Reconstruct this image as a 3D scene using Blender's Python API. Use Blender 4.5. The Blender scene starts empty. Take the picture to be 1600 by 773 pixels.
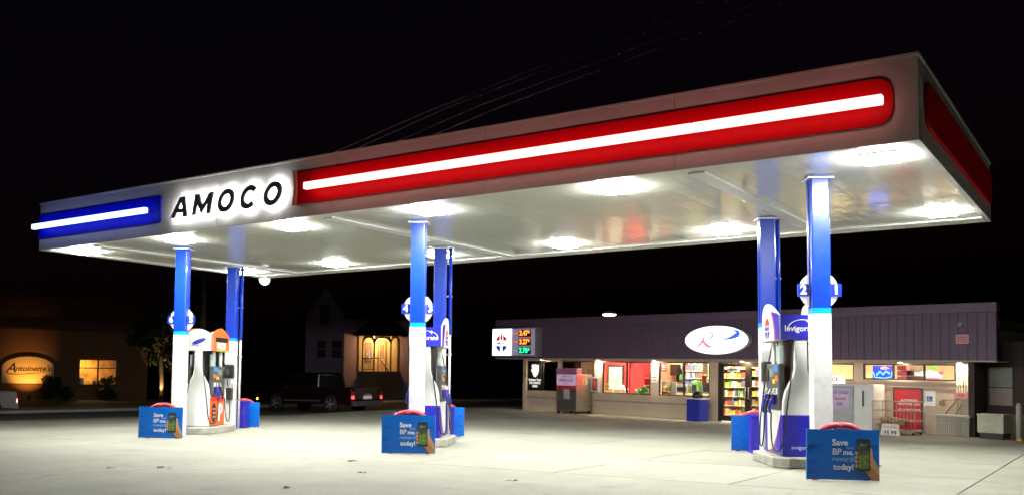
import bpy, bmesh, math, random
from mathutils import Matrix, Vector, Euler
PI = math.pi
R = math.radians
scene = bpy.context.scene
COL = scene.collection

# ---------------------------------------------------------------- camera
cam_d = bpy.data.cameras.new('camera')
cam = bpy.data.objects.new('camera', cam_d)
COL.objects.link(cam)
scene.camera = cam
cam_d.sensor_width = 36.0
cam_d.lens = 33.343
cam_d.shift_x = 0.0089
cam_d.shift_y = 0.0670
cam_d.clip_start = 0.05
cam_d.clip_end = 2000
YAW, PITCH, ROLL, CAMZ = -0.5871, 0.0691, 0.0076, 1.3699
fw = Vector((math.sin(YAW) * math.cos(PITCH), math.cos(YAW) * math.cos(PITCH), math.sin(PITCH)))
rt = Vector((math.cos(YAW), -math.sin(YAW), 0))
up = rt.cross(fw)
r2 = rt * math.cos(ROLL) + up * math.sin(ROLL)
u2 = -rt * math.sin(ROLL) + up * math.cos(ROLL)
cam.matrix_world = Matrix(((r2.x, u2.x, -fw.x, 0), (r2.y, u2.y, -fw.y, 0), (r2.z, u2.z, -fw.z, CAMZ), (0, 0, 0, 1)))

# ---------------------------------------------------------------- world: a black night sky, no sun lamp
world = bpy.data.worlds.new('World')
scene.world = world
world.use_nodes = True
wn = world.node_tree
sky = wn.nodes.new('ShaderNodeTexSky')
sky.sky_type = 'NISHITA'
sky.sun_disc = False
sky.sun_elevation = R(-3)
sky.sun_rotation = R(200)
tintn = wn.nodes.new('ShaderNodeMix')
tintn.data_type = 'RGBA'; tintn.blend_type = 'MULTIPLY'; tintn.inputs['Factor'].default_value = 1
tintn.inputs['B'].default_value = (.75, .45, 1.0, 1)
wn.links.new(sky.outputs[0], tintn.inputs['A'])
wn.links.new(tintn.outputs['Result'], wn.nodes['Background'].inputs[0])
wn.nodes['Background'].inputs[1].default_value = 0.025
vs = scene.view_settings
vs.view_transform = 'Standard'
vs.look = 'None'
vs.gamma = 1
vs.use_curve_mapping = False
vs.exposure = 0.62
scene.render.engine = 'CYCLES'
scene.cycles.use_denoising = True
scene.cycles.max_bounces = 8
scene.cycles.transparent_max_bounces = 16
scene.cycles.sample_clamp_indirect = 6.0
scene.cycles.use_light_tree = True
scene.cycles.caustics_reflective = False
scene.cycles.caustics_refractive = False

# strengths of the lit things (one place to tune)
LED = 270.0
BAR = 3.0

# ---------------------------------------------------------------- materials
MATS = {}
def mat(name, col=(.5, .5, .5), rough=.5, metal=0., var=.12, scale=6., bump=0., bscale=None, stretch=(1, 1, 1), spec=.5, coat=0., dirt=None):
    if name in MATS: return MATS[name]
    m = bpy.data.materials.new(name); m.use_nodes = True
    nt = m.node_tree; N = nt.nodes; Lk = nt.links; b = N['Principled BSDF']
    b.inputs['Metallic'].default_value = metal
    b.inputs['Specular IOR Level'].default_value = spec
    b.inputs['Coat Weight'].default_value = coat
    tc = N.new('ShaderNodeTexCoord'); mp = N.new('ShaderNodeMapping'); mp.inputs['Scale'].default_value = stretch
    Lk.new(tc.outputs['Object'], mp.inputs['Vector'])
    n = N.new('ShaderNodeTexNoise'); n.inputs['Scale'].default_value = scale; n.inputs['Detail'].default_value = 5
    Lk.new(mp.outputs[0], n.inputs['Vector'])
    mx = N.new('ShaderNodeMix'); mx.data_type = 'RGBA'
    mx.inputs['A'].default_value = (*[max(0, c * (1 - var)) for c in col], 1)
    mx.inputs['B'].default_value = (*[min(1, c * (1 + var)) for c in col], 1)
    cr = N.new('ShaderNodeValToRGB'); cr.color_ramp.elements[0].position = .3; cr.color_ramp.elements[1].position = .7
    Lk.new(n.outputs['Fac'], cr.inputs[0]); Lk.new(cr.outputs[0], mx.inputs['Factor'])
    out = mx.outputs['Result']
    if dirt:
        n2 = N.new('ShaderNodeTexNoise'); n2.inputs['Scale'].default_value = dirt[0]; n2.inputs['Detail'].default_value = 8
        n2.inputs['Roughness'].default_value = .7
        Lk.new(tc.outputs['Object'], n2.inputs['Vector'])
        c2 = N.new('ShaderNodeValToRGB'); c2.color_ramp.elements[0].position = dirt[1]; c2.color_ramp.elements[1].position = dirt[2]
        Lk.new(n2.outputs['Fac'], c2.inputs[0])
        m2 = N.new('ShaderNodeMix'); m2.data_type = 'RGBA'; m2.inputs['B'].default_value = (*dirt[3], 1)
        Lk.new(c2.outputs[0], m2.inputs['Factor']); Lk.new(out, m2.inputs['A']); out = m2.outputs['Result']
    Lk.new(out, b.inputs['Base Color'])
    mr = N.new('ShaderNodeMapRange'); mr.inputs['To Min'].default_value = max(.02, rough * .8); mr.inputs['To Max'].default_value = min(1, rough * 1.25)
    Lk.new(n.outputs['Fac'], mr.inputs['Value']); Lk.new(mr.outputs[0], b.inputs['Roughness'])
    if bump:
        bp = N.new('ShaderNodeBump'); bp.inputs['Strength'].default_value = bump; bp.inputs['Distance'].default_value = .02
        n3 = N.new('ShaderNodeTexNoise'); n3.inputs['Scale'].default_value = bscale or scale * 4; n3.inputs['Detail'].default_value = 4
        Lk.new(mp.outputs[0], n3.inputs['Vector']); Lk.new(n3.outputs['Fac'], bp.inputs['Height']); Lk.new(bp.outputs[0], b.inputs['Normal'])
    MATS[name] = m
    return m
def emi(name, col, strength, var=0., scale=3.):
    if name in MATS: return MATS[name]
    m = bpy.data.materials.new(name); m.use_nodes = True
    nt = m.node_tree; N = nt.nodes; b = N['Principled BSDF']
    b.inputs['Base Color'].default_value = (*[c * .5 for c in col], 1)
    b.inputs['Emission Color'].default_value = (*col, 1)
    b.inputs['Emission Strength'].default_value = strength
    b.inputs['Roughness'].default_value = .4
    if var:
        tc = N.new('ShaderNodeTexCoord'); n = N.new('ShaderNodeTexNoise'); n.inputs['Scale'].default_value = scale
        nt.links.new(tc.outputs['Object'], n.inputs['Vector'])
        mr = N.new('ShaderNodeMapRange'); mr.inputs['To Min'].default_value = strength * (1 - var); mr.inputs['To Max'].default_value = strength * (1 + var)
        nt.links.new(n.outputs['Fac'], mr.inputs['Value']); nt.links.new(mr.outputs[0], b.inputs['Emission Strength'])
    MATS[name] = m
    return m
def glassmat(name, tint=(1, 1, 1), refl=.07, rough=.02):
    if name in MATS: return MATS[name]
    m = bpy.data.materials.new(name); m.use_nodes = True
    nt = m.node_tree; N = nt.nodes; N.remove(N['Principled BSDF'])
    t = N.new('ShaderNodeBsdfTransparent'); t.inputs[0].default_value = (*tint, 1)
    g = N.new('ShaderNodeBsdfGlossy'); g.inputs['Roughness'].default_value = rough
    mx = N.new('ShaderNodeMixShader'); mx.inputs[0].default_value = refl
    nt.links.new(t.outputs[0], mx.inputs[1]); nt.links.new(g.outputs[0], mx.inputs[2])
    nt.links.new(mx.outputs[0], N['Material Output'].inputs[0])
    MATS[name] = m
    return m

def ground_mat(name, col, var, stain, crack, rough=.75, grain=1.):
    m = bpy.data.materials.new(name); m.use_nodes = True
    nt = m.node_tree; N = nt.nodes; Lk = nt.links; b = N['Principled BSDF']
    tc = N.new('ShaderNodeTexCoord')
    def noise(s, d=6, r=.6, vec=None):
        n = N.new('ShaderNodeTexNoise'); n.inputs['Scale'].default_value = s; n.inputs['Detail'].default_value = d; n.inputs['Roughness'].default_value = r
        Lk.new(vec or tc.outputs['Object'], n.inputs['Vector']); return n.outputs['Fac']
    def ramp(f, a, c, ca=(0, 0, 0, 1), cb=(1, 1, 1, 1)):
        r = N.new('ShaderNodeValToRGB'); r.color_ramp.elements[0].position = a; r.color_ramp.elements[1].position = c
        r.color_ramp.elements[0].color = ca; r.color_ramp.elements[1].color = cb
        Lk.new(f, r.inputs[0]); return r.outputs[0]
    def mix(f, a, c, mode='MIX'):
        x = N.new('ShaderNodeMix'); x.data_type = 'RGBA'; x.blend_type = mode
        for s, v in (('Factor', f), ('A', a), ('B', c)):
            if isinstance(v, (int, float)): x.inputs[s].default_value = v
            elif isinstance(v, tuple): x.inputs[s].default_value = v
            else: Lk.new(v, x.inputs[s])
        return x.outputs['Result']
    lo = (*[c * (1 - var) for c in col], 1); hi = (*[c * (1 + var) for c in col], 1)
    c0 = mix(ramp(noise(.35, 8, .62), .35, .68), lo, hi)
    c0 = mix(ramp(noise(22 * grain, 3, .7), .35, .8), c0, (*[c * .78 for c in col], 1))
    c0 = mix(ramp(noise(.9, 9, .7), .56, .76), c0, (*stain, 1))
    c0 = mix(ramp(noise(3.2, 5, .6), .68, .74), c0, (*[c * .8 for c in stain], 1))
    mp = N.new('ShaderNodeMapping'); mp.inputs['Scale'].default_value = (.25, 1.6, 1); Lk.new(tc.outputs['Object'], mp.inputs['Vector'])
    c0 = mix(ramp(noise(.8, 6, .6, mp.outputs[0]), .6, .75), c0, (*[c * .8 for c in col], 1))
    if crack:
        v = N.new('ShaderNodeTexVoronoi'); v.feature = 'DISTANCE_TO_EDGE'; v.inputs['Scale'].default_value = crack
        nn = N.new('ShaderNodeTexNoise'); nn.inputs['Scale'].default_value = 1.3; nn.inputs['Detail'].default_value = 6
        Lk.new(tc.outputs['Object'], nn.inputs['Vector'])
        va = N.new('ShaderNodeMix'); va.data_type = 'RGBA'; va.blend_type = 'LINEAR_LIGHT'; va.inputs['Factor'].default_value = .5
        Lk.new(tc.outputs['Object'], va.inputs['A']); Lk.new(nn.outputs['Color'], va.inputs['B']); Lk.new(va.outputs['Result'], v.inputs['Vector'])
        k = ramp(v.outputs['Distance'], 0.0, .0045, (1, 1, 1, 1), (0, 0, 0, 1))
        k2 = mix(ramp(noise(.22, 2), .48, .6), (0, 0, 0, 1), k)
        c0 = mix(k2, c0, (*[c * .35 for c in col], 1))
    Lk.new(c0, b.inputs['Base Color'])
    mr = N.new('ShaderNodeMapRange'); mr.inputs['To Min'].default_value = rough * .75; mr.inputs['To Max'].default_value = min(1, rough * 1.2)
    Lk.new(noise(1.2), mr.inputs['Value']); Lk.new(mr.outputs[0], b.inputs['Roughness'])
    bp = N.new('ShaderNodeBump'); bp.inputs['Strength'].default_value = .35; bp.inputs['Distance'].default_value = .01
    Lk.new(noise(30 * grain, 4, .7), bp.inputs['Height']); Lk.new(bp.outputs[0], b.inputs['Normal'])
    return m

concrete = ground_mat('lot concrete', (.27, .264, .212), .24, (.13, .122, .1), .16)
padconc = ground_mat('pad concrete', (.27, .266, .216), .2, (.16, .152, .125), .2)
asphalt = ground_mat('asphalt', (.06, .058, .056), .2, (.04, .04, .04), .3, .9)
walkconc = ground_mat('sidewalk concrete', (.3, .28, .25), .12, (.2, .19, .17), 0)
grassm = mat('grass', (.05, .07, .025), .95, var=.4, scale=3, bump=.6)
white = mat('white paint', (.78, .78, .76), .35, var=.03)
acm = mat('white fascia panel', (.58, .565, .555), .42, var=.07, scale=.7, stretch=(1, 1, 3), bump=.12, bscale=1.1, dirt=(1.8, .6, .85, (.5, .47, .45)))
deckm = mat('glossy white deck', (.86, .89, .79), .07, var=.03, scale=1.2, bump=.42, bscale=2.6, stretch=(1.3, .5, 1), spec=.6)
bluep = mat('column blue', (.004, .04, .46), .3, var=.08, coat=.3)
cyanp = mat('cyan stripe', (.0, .32, .75), .35, var=.05)
colwhite = mat('column white', (.78, .78, .78), .38, var=.05, dirt=(2.4, .55, .8, (.42, .39, .34)))
redband = mat('red band', (.62, .001, .008), .5, var=.06, spec=.15)
blueband = mat('blue band', (.002, .006, .58), .5, var=.06, spec=.15)
bar_red = emi('red light bar', (1, .31, .29), BAR)
bar_blue = emi('blue light bar', (.31, .40, 1), BAR)
led = emi('LED lens', (.985, 1, .925), LED)
haloled = emi('halo LED', (1, .99, .97), 46)
letterm = mat('letter charcoal', (.14, .15, .155), .4, var=.1)
signblue = mat('sign blue', (.0, .13, .60), .35, var=.08, scale=2, dirt=(5, .6, .85, (.05, .16, .45)))
signblue2 = mat('sign edge blue', (.0, .16, .65), .4, var=.05)
violet = mat('violet plastic', (.02, .012, .36), .38, var=.08)
hoopred = mat('hoop red', (.62, .045, .06), .4, var=.1)
whitet = mat('white print', (.85, .86, .88), .5, var=.02)
palet = mat('pale blue print', (.25, .5, .85), .5, var=.02)
black = mat('black plastic', (.012, .012, .013), .35, var=.2)
rubber = mat('black rubber', (.015, .015, .016), .6, var=.2)
darkgrey = mat('dark grey', (.06, .06, .065), .5, var=.15)
grey = mat('grey metal', (.35, .35, .35), .4, .6, var=.1)
steel = mat('stainless steel', (.42, .38, .33), .3, .85, var=.15, scale=3, stretch=(1, 1, 6))
galv = mat('galvanised', (.45, .44, .42), .4, .7, var=.15)
skin = mat('printed skin', (.62, .32, .15), .6, var=.15)
skin2 = mat('printed skin shade', (.42, .19, .08), .6, var=.15)
phonem = mat('printed phone screen', (.05, .07, .05), .3, var=.8, scale=14)
phoneg = mat('printed phone green', (.12, .2, .04), .4, var=.7, scale=25)
yellow = mat('yellow sticker', (.75, .5, .03), .5, var=.1)
orange = mat('orange print', (.75, .13, .02), .45, var=.12)
orange2 = mat('light orange print', (.8, .3, .16), .45, var=.1)
redp = mat('red print', (.65, .03, .04), .45, var=.08)
bluedark = mat('dark blue print', (.02, .015, .3), .45, var=.1)
curbm = mat('island concrete', (.36, .35, .31), .8, var=.2, scale=5, bump=.3, dirt=(4, .5, .75, (.2, .19, .16)))

# ---------------------------------------------------------------- mesh builder
class MB:
    def __init__(s): s.v = []; s.f = []; s.sm = []
    def add(s, vs_, fs, smooth=False):
        o = len(s.v); s.v += [tuple(v) for v in vs_]
        for f in fs: s.f.append(tuple(i + o for i in f)); s.sm.append(smooth)
        return s
    def box(s, x0, x1, y0, y1, z0, z1):
        return s.add([(x0, y0, z0), (x1, y0, z0), (x1, y1, z0), (x0, y1, z0), (x0, y0, z1), (x1, y0, z1), (x1, y1, z1), (x0, y1, z1)],
                     [(0, 3, 2, 1), (4, 5, 6, 7), (0, 1, 5, 4), (1, 2, 6, 5), (2, 3, 7, 6), (3, 0, 4, 7)])
    def prism(s, pts, a, b, axis='y', smooth=False):
        # pts: 2D polygon; axis y: (x,z); axis x: (y,z); axis z: (x,y)
        n = len(pts)
        def P(p, t):
            return (p[0], t, p[1]) if axis == 'y' else ((t, p[0], p[1]) if axis == 'x' else (p[0], p[1], t))
        v = [P(p, a) for p in pts] + [P(p, b) for p in pts]
        s.add(v, [tuple(range(n)), tuple(range(2 * n - 1, n - 1, -1))])
        return s.add(v, [(i, i + n, (i + 1) % n + n, (i + 1) % n) for i in range(n)], smooth)
    def cyl(s, p0, p1, r0, r1=None, n=14, caps=True):
        if r1 is None: r1 = r0
        p0 = Vector(p0); p1 = Vector(p1); d = (p1 - p0).normalized()
        a = d.orthogonal().normalized(); b = d.cross(a)
        v = []
        for p, r in ((p0, r0), (p1, r1)):
            for i in range(n):
                t = 2 * PI * i / n; v.append(p + a * r * math.cos(t) + b * r * math.sin(t))
        o = len(s.v)
        s.add(v, [(i, (i + 1) % n, (i + 1) % n + n, i + n) for i in range(n)], True)
        if caps: s.add(v, [tuple(range(n - 1, -1, -1)), tuple(range(n, 2 * n))])
        return s
    def tube(s, pts, r, n=8):
        pts = [Vector(p) for p in pts]; rings = []
        prev = None
        for i, p in enumerate(pts):
            d = (pts[min(i + 1, len(pts) - 1)] - pts[max(i - 1, 0)]).normalized()
            if prev is None: a = d.orthogonal().normalized()
            else: a = (prev - d * prev.dot(d)).normalized()
            prev = a; b = d.cross(a)
            rings.append([p + a * r * math.cos(2 * PI * k / n) + b * r * math.sin(2 * PI * k / n) for k in range(n)])
        v = [q for rg in rings for q in rg]
        f = [(i * n + k, i * n + (k + 1) % n, (i + 1) * n + (k + 1) % n, (i + 1) * n + k) for i in range(len(pts) - 1) for k in range(n)]
        s.add(v, f, True)
        return s.add(v, [tuple(range(n - 1, -1, -1)), tuple(range((len(pts) - 1) * n, len(pts) * n))])
    def lathe(s, prof, c=(0, 0), n=20):
        v = []
        for r, z in prof:
            for k in range(n): v.append((c[0] + r * math.cos(2 * PI * k / n), c[1] + r * math.sin(2 * PI * k / n), z))
        f = [(i * n + k, i * n + (k + 1) % n, (i + 1) * n + (k + 1) % n, (i + 1) * n + k) for i in range(len(prof) - 1) for k in range(n)]
        s.add(v, f, True)
        return s.add(v, [tuple(range(n - 1, -1, -1)), tuple(range((len(prof) - 1) * n, len(prof) * n))])
    def mesh(s, name):
        me = bpy.data.meshes.new(name); me.from_pydata(s.v, [], s.f); me.update()
        bm = bmesh.new(); bm.from_mesh(me)
        sm = s.sm
        for i, f in enumerate(bm.faces):
            f.smooth = sm[i] if i < len(sm) else False
        bmesh.ops.remove_doubles(bm, verts=bm.verts, dist=1e-5)
        bmesh.ops.recalc_face_normals(bm, faces=bm.faces)
        bm.to_mesh(me); bm.free()
        return me
    def build(s, name, m, parent=None, loc=(0, 0, 0), rot=(0, 0, 0), bevel=0.):
        return obj(name, s.mesh(name), m, parent, loc, rot, bevel)
def obj(name, me, m, parent=None, loc=(0, 0, 0), rot=(0, 0, 0), bevel=0.):
    if m and not me.materials: me.materials.append(m)
    o = bpy.data.objects.new(name, me); COL.objects.link(o)
    o.parent = parent; o.location = loc; o.rotation_euler = rot
    if bevel:
        b = o.modifiers.new('bevel', 'BEVEL'); b.width = bevel; b.segments = 2; b.limit_method = 'ANGLE'; b.angle_limit = R(40)
    return o
def tag(o, label=None, cat=None, group=None, kind=None):
    if label: o['label'] = label
    if cat: o['category'] = cat
    if group: o['group'] = group
    if kind: o['kind'] = kind
    return o
def thing(name, label, cat, M=None, group=None):
    o = bpy.data.objects.new(name, None); COL.objects.link(o); o.empty_display_size = .2
    if M is not None: o.matrix_world = M
    return tag(o, label, cat, group)
def frame(x, y, z=0, rz=0):
    return Matrix.Translation((x, y, z)) @ Matrix.Rotation(rz, 4, 'Z')
def box(name, m, parent, x0, x1, y0, y1, z0, z1, bevel=0.):
    return MB().box(x0, x1, y0, y1, z0, z1).build(name, m, parent, bevel=bevel)
TXT = {}
def text_mesh(t, size, extrude=.004, offset=0., shear=0., spacing=1., align='CENTER', res=3):
    k = (t, size, extrude, offset, shear, spacing, align)
    if k in TXT: return TXT[k].copy()
    c = bpy.data.curves.new('txt', 'FONT'); c.body = t; c.size = size; c.extrude = extrude; c.offset = offset; c.shear = shear
    c.space_character = spacing; c.align_x = align; c.align_y = 'CENTER'; c.resolution_u = res
    o = bpy.data.objects.new('txt', c); COL.objects.link(o)
    dg = bpy.context.evaluated_depsgraph_get()
    me = bpy.data.meshes.new_from_object(o.evaluated_get(dg))
    bpy.data.objects.remove(o); bpy.data.curves.remove(c)
    me.materials.clear()
    TXT[k] = me
    return me.copy()
FRONT = (PI / 2, 0, 0); RIGHT = (PI / 2, 0, PI / 2); LEFT = (PI / 2, 0, -PI / 2)
def text(name, t, m, parent, loc, size, rot=FRONT, **kw):
    return obj(name, text_mesh(t, size, **kw), m, parent, loc, rot)
def copy_tree(o, parent=None):
    c = o.copy(); COL.objects.link(c); c.parent = parent
    for ch in o.children: copy_tree(ch, c)
    return c
def ellipse(rx, rz, n=40, cx=0, cz=0):
    return [(cx + rx * math.cos(2 * PI * i / n), cz + rz * math.sin(2 * PI * i / n)) for i in range(n)]
def arc_pts(cx, cz, r, a0, a1, n=10):
    return [(cx + r * math.cos(R(a0 + (a1 - a0) * i / n)), cz + r * math.sin(R(a0 + (a1 - a0) * i / n))) for i in range(n + 1)]
def rrect(x0, x1, z0, z1, r, n=4):
    return arc_pts(x1 - r, z0 + r, r, -90, 0, n) + arc_pts(x1 - r, z1 - r, r, 0, 90, n) + arc_pts(x0 + r, z1 - r, r, 90, 180, n) + arc_pts(x0 + r, z0 + r, r, 180, 270, n)
rnd = random.Random(7)

# ---------------------------------------------------------------- store frame (the plane of its fascia)
SF = Matrix.Translation((-24.325, 35.915, .19)) @ Euler((0, .0168, -.2209)).to_matrix().to_4x4()
def px_(x, y):
    # things off the fascia plane, set along the oblique line of sight measured for the frontage
    return x - y * (1.03 - .0325 * x)
def sframe(x, y, z=0, rz=0):
    x = px_(x, y)
    return SF @ Matrix.Translation((x, y, z)) @ Matrix.Rotation(rz, 4, 'Z')
SFI = SF.inverted()

# ---------------------------------------------------------------- ground
def sstep(a, b, x):
    t = min(1, max(0, (x - a) / (b - a))); return t * t * (3 - 2 * t)
def gz(x, y):
    s = min(24, max(-2, (x + 24.325) / .9756))
    return (.19 - .0168 * s) * sstep(22.5, 30, y) * sstep(-29, -25, x)
def sheet(name, xs, ys, m, dz=0., hole=None):
    v = [(x, y, gz(x, y) + dz) for y in ys for x in xs]; n = len(xs); f = []
    for j in range(len(ys) - 1):
        for i in range(n - 1):
            cx, cy = (xs[i] + xs[i + 1]) / 2, (ys[j] + ys[j + 1]) / 2
            if hole and hole(cx, cy): continue
            f.append((j * n + i, j * n + i + 1, (j + 1) * n + i + 1, (j + 1) * n + i))
    o = MB().add(v, f, True).build(name, m)
    return tag(o, kind='structure')
def lin(a, b, n): return [a + (b - a) * i / n for i in range(n + 1)]
PX0, PX1, PY0, PY1 = -21.3, -1.9, 12.6, 21.6
xs = sorted(set([-400, -200, -100, -60] + [round(v, 3) for v in lin(-29, -25, 8)] + [PX0, PX1] + [round(v, 3) for v in lin(-24, 4, 14)] + [10, 30, 100, 300]))
ys = sorted(set([-100, -40, -10, 0, 6, PY0, PY1] + [round(v, 3) for v in lin(22.5, 30, 10)] + [34, 40, 60, 120, 400]))
tag(sheet('ground', xs, ys, concrete, 0, lambda x, y: PX0 < x < PX1 and PY0 < y < PY1), 'pale worn concrete forecourt and land beyond it')
# pad of poured slabs under the canopy, each slab a piece of its own
pad = tag(box('concrete_pad', walkconc, None, PX0, PX1, PY0, PY1, -.2, -.03), 'poured concrete pad of slabs under the canopy', kind='structure')
nx, ny = 7, 3
sw, sd = (PX1 - PX0) / nx, (PY1 - PY0) / ny
slab_me = MB().box(.016, sw - .016, .016, sd - .016, -.03, .002).mesh('slab')
for i in range(nx):
    for j in range(ny):
        obj('slab', slab_me, padconc, pad, (PX0 + i * sw, PY0 + j * sd, rnd.uniform(-.0015, .0015)), bevel=.006)
# street to the left, its far kerb, the pavement behind it, and a strip of verge
tag(sheet('street', [-36.5, -33, -30.5], lin(-40, 100, 14), asphalt, .004), 'dark asphalt street passing the station', kind='structure')
tag(box('kerb', walkconc, None, -36.9, -36.5, -40, 100, -.1, .12, bevel=.02), kind='structure')
tag(box('pavement', walkconc, None, -40.5, -36.9, -40, 100, -.1, .118), kind='structure')
tag(box('verge', grassm, None, -90, -40.5, -40, 120, -.1, .10), kind='structure')
tag(sheet('street_behind', lin(-30.5, -26, 3), lin(26, 100, 10), asphalt, .006), 'dark asphalt side street beside the store', kind='structure')

# ---------------------------------------------------------------- canopy
X0, X1, Y0, Y1, ZB, ZT = -22.84, -2.25, 13.24, 20.715, 4.6, 5.725
can = thing('canopy', 'large white flat canopy over the fuel pumps with red and blue light bars', 'canopy', frame(0, 0))
cuts = [X0, -19.5, -16.13, -12.7, -9.2, -5.7, X1]
for a, b in zip(cuts, cuts[1:]):
    box('fascia_panel', acm, can, a + .004, b - .004, Y0, Y0 + .1, ZB - .02, ZT, bevel=.006)
    box('fascia_panel', acm, can, a + .004, b - .004, Y1 - .1, Y1, ZB - .02, ZT, bevel=.006)
for xx in (X0, X1 - .1):
    ycuts = [Y0 + .103, Y0 + 3.7, Y1 - .103]
    for a, b in zip(ycuts, ycuts[1:]):
        box('fascia_panel', acm, can, xx, xx + .1, a + .003, b - .003, ZB - .02, ZT, bevel=.006)
box('roof_deck', galv, can, X0 + .1, X1 - .1, Y0 + .1, Y1 - .1, ZT - .25, ZT - .15)
box('coping', acm, can, X0 - .02, X1 + .02, Y0 - .02, Y0 + .14, ZT + .001, ZT + .035)
box('coping', acm, can, X1 - .14, X1 + .02, Y0 + .145, Y1 + .02, ZT + .001, ZT + .035)
npan = 50
pw = (X1 - X0 - .2) / npan
deck_me = MB().prism([(.0, -.018), (.003, -.02), (pw - .003, -.02), (pw, -.018), (pw, .03), (.0, .03)], Y0 + .102, Y1 - .102, 'y').mesh('deck_panel')
for i in range(npan):
    obj('deck_panel', deck_me, deckm, can, (X0 + .1 + i * pw, 0, ZB + .025 + rnd.uniform(-.0006, .0006)), (0, rnd.uniform(-.0004, .0004), 0))
for gx in (-20.95, -13.25, -5.5):
    box('gutter_trim', white, can, gx - .14, gx + .14, Y0 + .35, Y1 - .1, ZB - .03, ZB + .003, bevel=.01)
box('gutter_trim', white, can, X0 + .1, X1 - .1, Y1 - .55, Y1 - .101, ZB - .025, ZB + .004, bevel=.01)
box('gutter_trim', white, can, X0 + .101, X0 + .35, Y0 + .101, Y1 - .56, ZB - .025, ZB + .004, bevel=.01)
# red band and its bar
def band(name, m, a, b, z0, z1, ra, rb):
    pts = []
    pts += arc_pts(b - rb, z0 + rb, rb, -90, 0, 6) + arc_pts(b - rb, z1 - rb, rb, 0, 90, 6)
    pts += arc_pts(a + ra, z1 - ra, ra, 90, 180, 6) + arc_pts(a + ra, z0 + ra, ra, 180, 270, 6)
    return MB().prism(pts, Y0 - .03, Y0 - .001, 'y').build(name, m, can, bevel=.012)
rb = band('red_band', redband, -13.72, -2.56, 4.835, 5.49, .03, .22)
MB().prism([(-13.78, 4.81), (-13.72, 4.82), (-13.70, 5.16), (-13.72, 5.5), (-13.78, 5.51), (-13.74, 5.16)], Y0 - .10, Y0 - .002, 'y').build('band_end_trim', mat('pink trim', (.75, .3, .32), .3), can)
bb = band('blue_band', blueband, X0 + .002, -18.0, 4.85, 5.46, .01, .06)
for k in range(4):
    a = -13.3 + k * 2.6625
    MB().prism(rrect(a, a + 2.66, 5.06, 5.19, .02), Y0 - .27, Y0 - .19, 'y').build('red_light_bar', bar_red, can)
MB().prism(rrect(X0 + .1, -18.22, 5.06, 5.18, .02), Y0 - .27, Y0 - .19, 'y').build('blue_light_bar', bar_blue, can)
for a, b in ((-13.3, -2.65), (X0 + .02, -18.22)):
    box('bar_bracket', mat('band bracket', (.3, .02, .03), .4) if b > -10 else mat('band bracket blue', (.02, .02, .3), .4), can, a + .05, b - .05, Y0 - .189, Y0 - .031, 5.105, 5.14)
# right-hand end: dim red band on the return
MB().prism(rrect(Y0 + .35, Y1 - .3, 4.835, 5.49, .2), X1 + .001, X1 + .06, 'x').build('red_band', redband, can, bevel=.03)
# lettering

def glyph(ch, ext=0.):
    """bold slanted capitals, .44 m high, as convex pieces (x, z)"""
    h = .225
    out = []
    if ch == 'A':
        out += [[(-.29, -h), (-.145, -h), (-.04, .02), (.0, .105), (.0, h), (-.08, h)], [(.0, h), (.0, .105), (.04, .02), (.145, -h), (.29, -h), (.08, h)]]
        out += [[(-.098, -.125), (.098, -.125), (.062, -.032), (-.062, -.032)]]
    elif ch == 'M':
        out += [[(-.3, -h), (-.165, -h), (-.165, h), (-.3, h)], [(.165, -h), (.3, -h), (.3, h), (.165, h)]]
        out += [[(-.165, h), (-.165, .0), (.0, -.22), (.0, -.02)], [(.165, h), (.0, -.02), (.0, -.22), (.165, .0)]]
    else:
        a0, a1 = (0, 360) if ch == 'O' else (42, 318)
        n = 36 if ch == 'O' else 30
        ro, ri, q = .262, .137, .95
        for k in range(n):
            u, v = R(a0 + (a1 - a0) * k / n), R(a0 + (a1 - a0) * (k + 1) / n)
            out.append([(ro * q * math.cos(u), ro * math.sin(u) * .93), (ro * q * math.cos(v), ro * math.sin(v) * .93), (ri * q * math.cos(v), ri * math.sin(v) * .93), (ri * q * math.cos(u), ri * math.sin(u) * .93)])
    return [[(x + z * .24, z) for x, z in p] for p in out]
def glyph_mesh(ch, y0, y1):
    mb = MB()
    for p in glyph(ch): mb.prism(p, y0, y1, 'y')
    return mb
for ch, x in zip('AMOCO', (-17.2, -16.47, -15.73, -15.03, -14.33)):
    o = glyph_mesh(ch, -.11, -.062).build('letter', letterm, can, (x, Y0, 5.11))
    glyph_mesh(ch, -.061, -.05).build('halo_light', haloled, o)

# light fixtures in the soffit
fix_x = (-21.98, -18.28, -14.63, -11.0, -7.08, -2.9)
fx = None
places = ('far left end', 'second from the left', 'third from the left', 'right of the middle column', 'second from the right', 'right end')
for row, yy in (('front', 13.97), ('back', 19.1)):
    for k, xx in enumerate(fix_x):
        lab = 'square LED light in the canopy ceiling, %s row, %s' % (row, places[k])
        M = frame(xx, yy, ZB)
        if fx is None:
            fx = thing('canopy_light', lab, 'ceiling light', M, 'lights in the canopy ceiling')
            MB().prism(rrect(-.252, .252, -.252, .252, .04), -.0305, .004, 'z').build('housing', white, fx)
            MB().prism(rrect(-.25, .25, -.25, .25, .04), -.066, -.031, 'z').build('lens', led, fx)
        else:
            c = copy_tree(fx); c.matrix_world = M; tag(c, lab)
# dome under the back left corner
dm = thing('dome_light', 'small white globe light hanging under the rear left corner of the canopy', 'light', frame(-22.4, 20.3, 4.47))
MB().lathe([(.001, -.16), (.07, -.145), (.13, -.1), (.16, -.03), (.165, .02)], n=18).build('globe', emi('dome glow', (1, 1, .97), 1.3), dm)
MB().lathe([(.18, .02), (.18, .06), (.06, .08), (.05, .14)], n=18).build('mount', white, dm)

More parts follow.
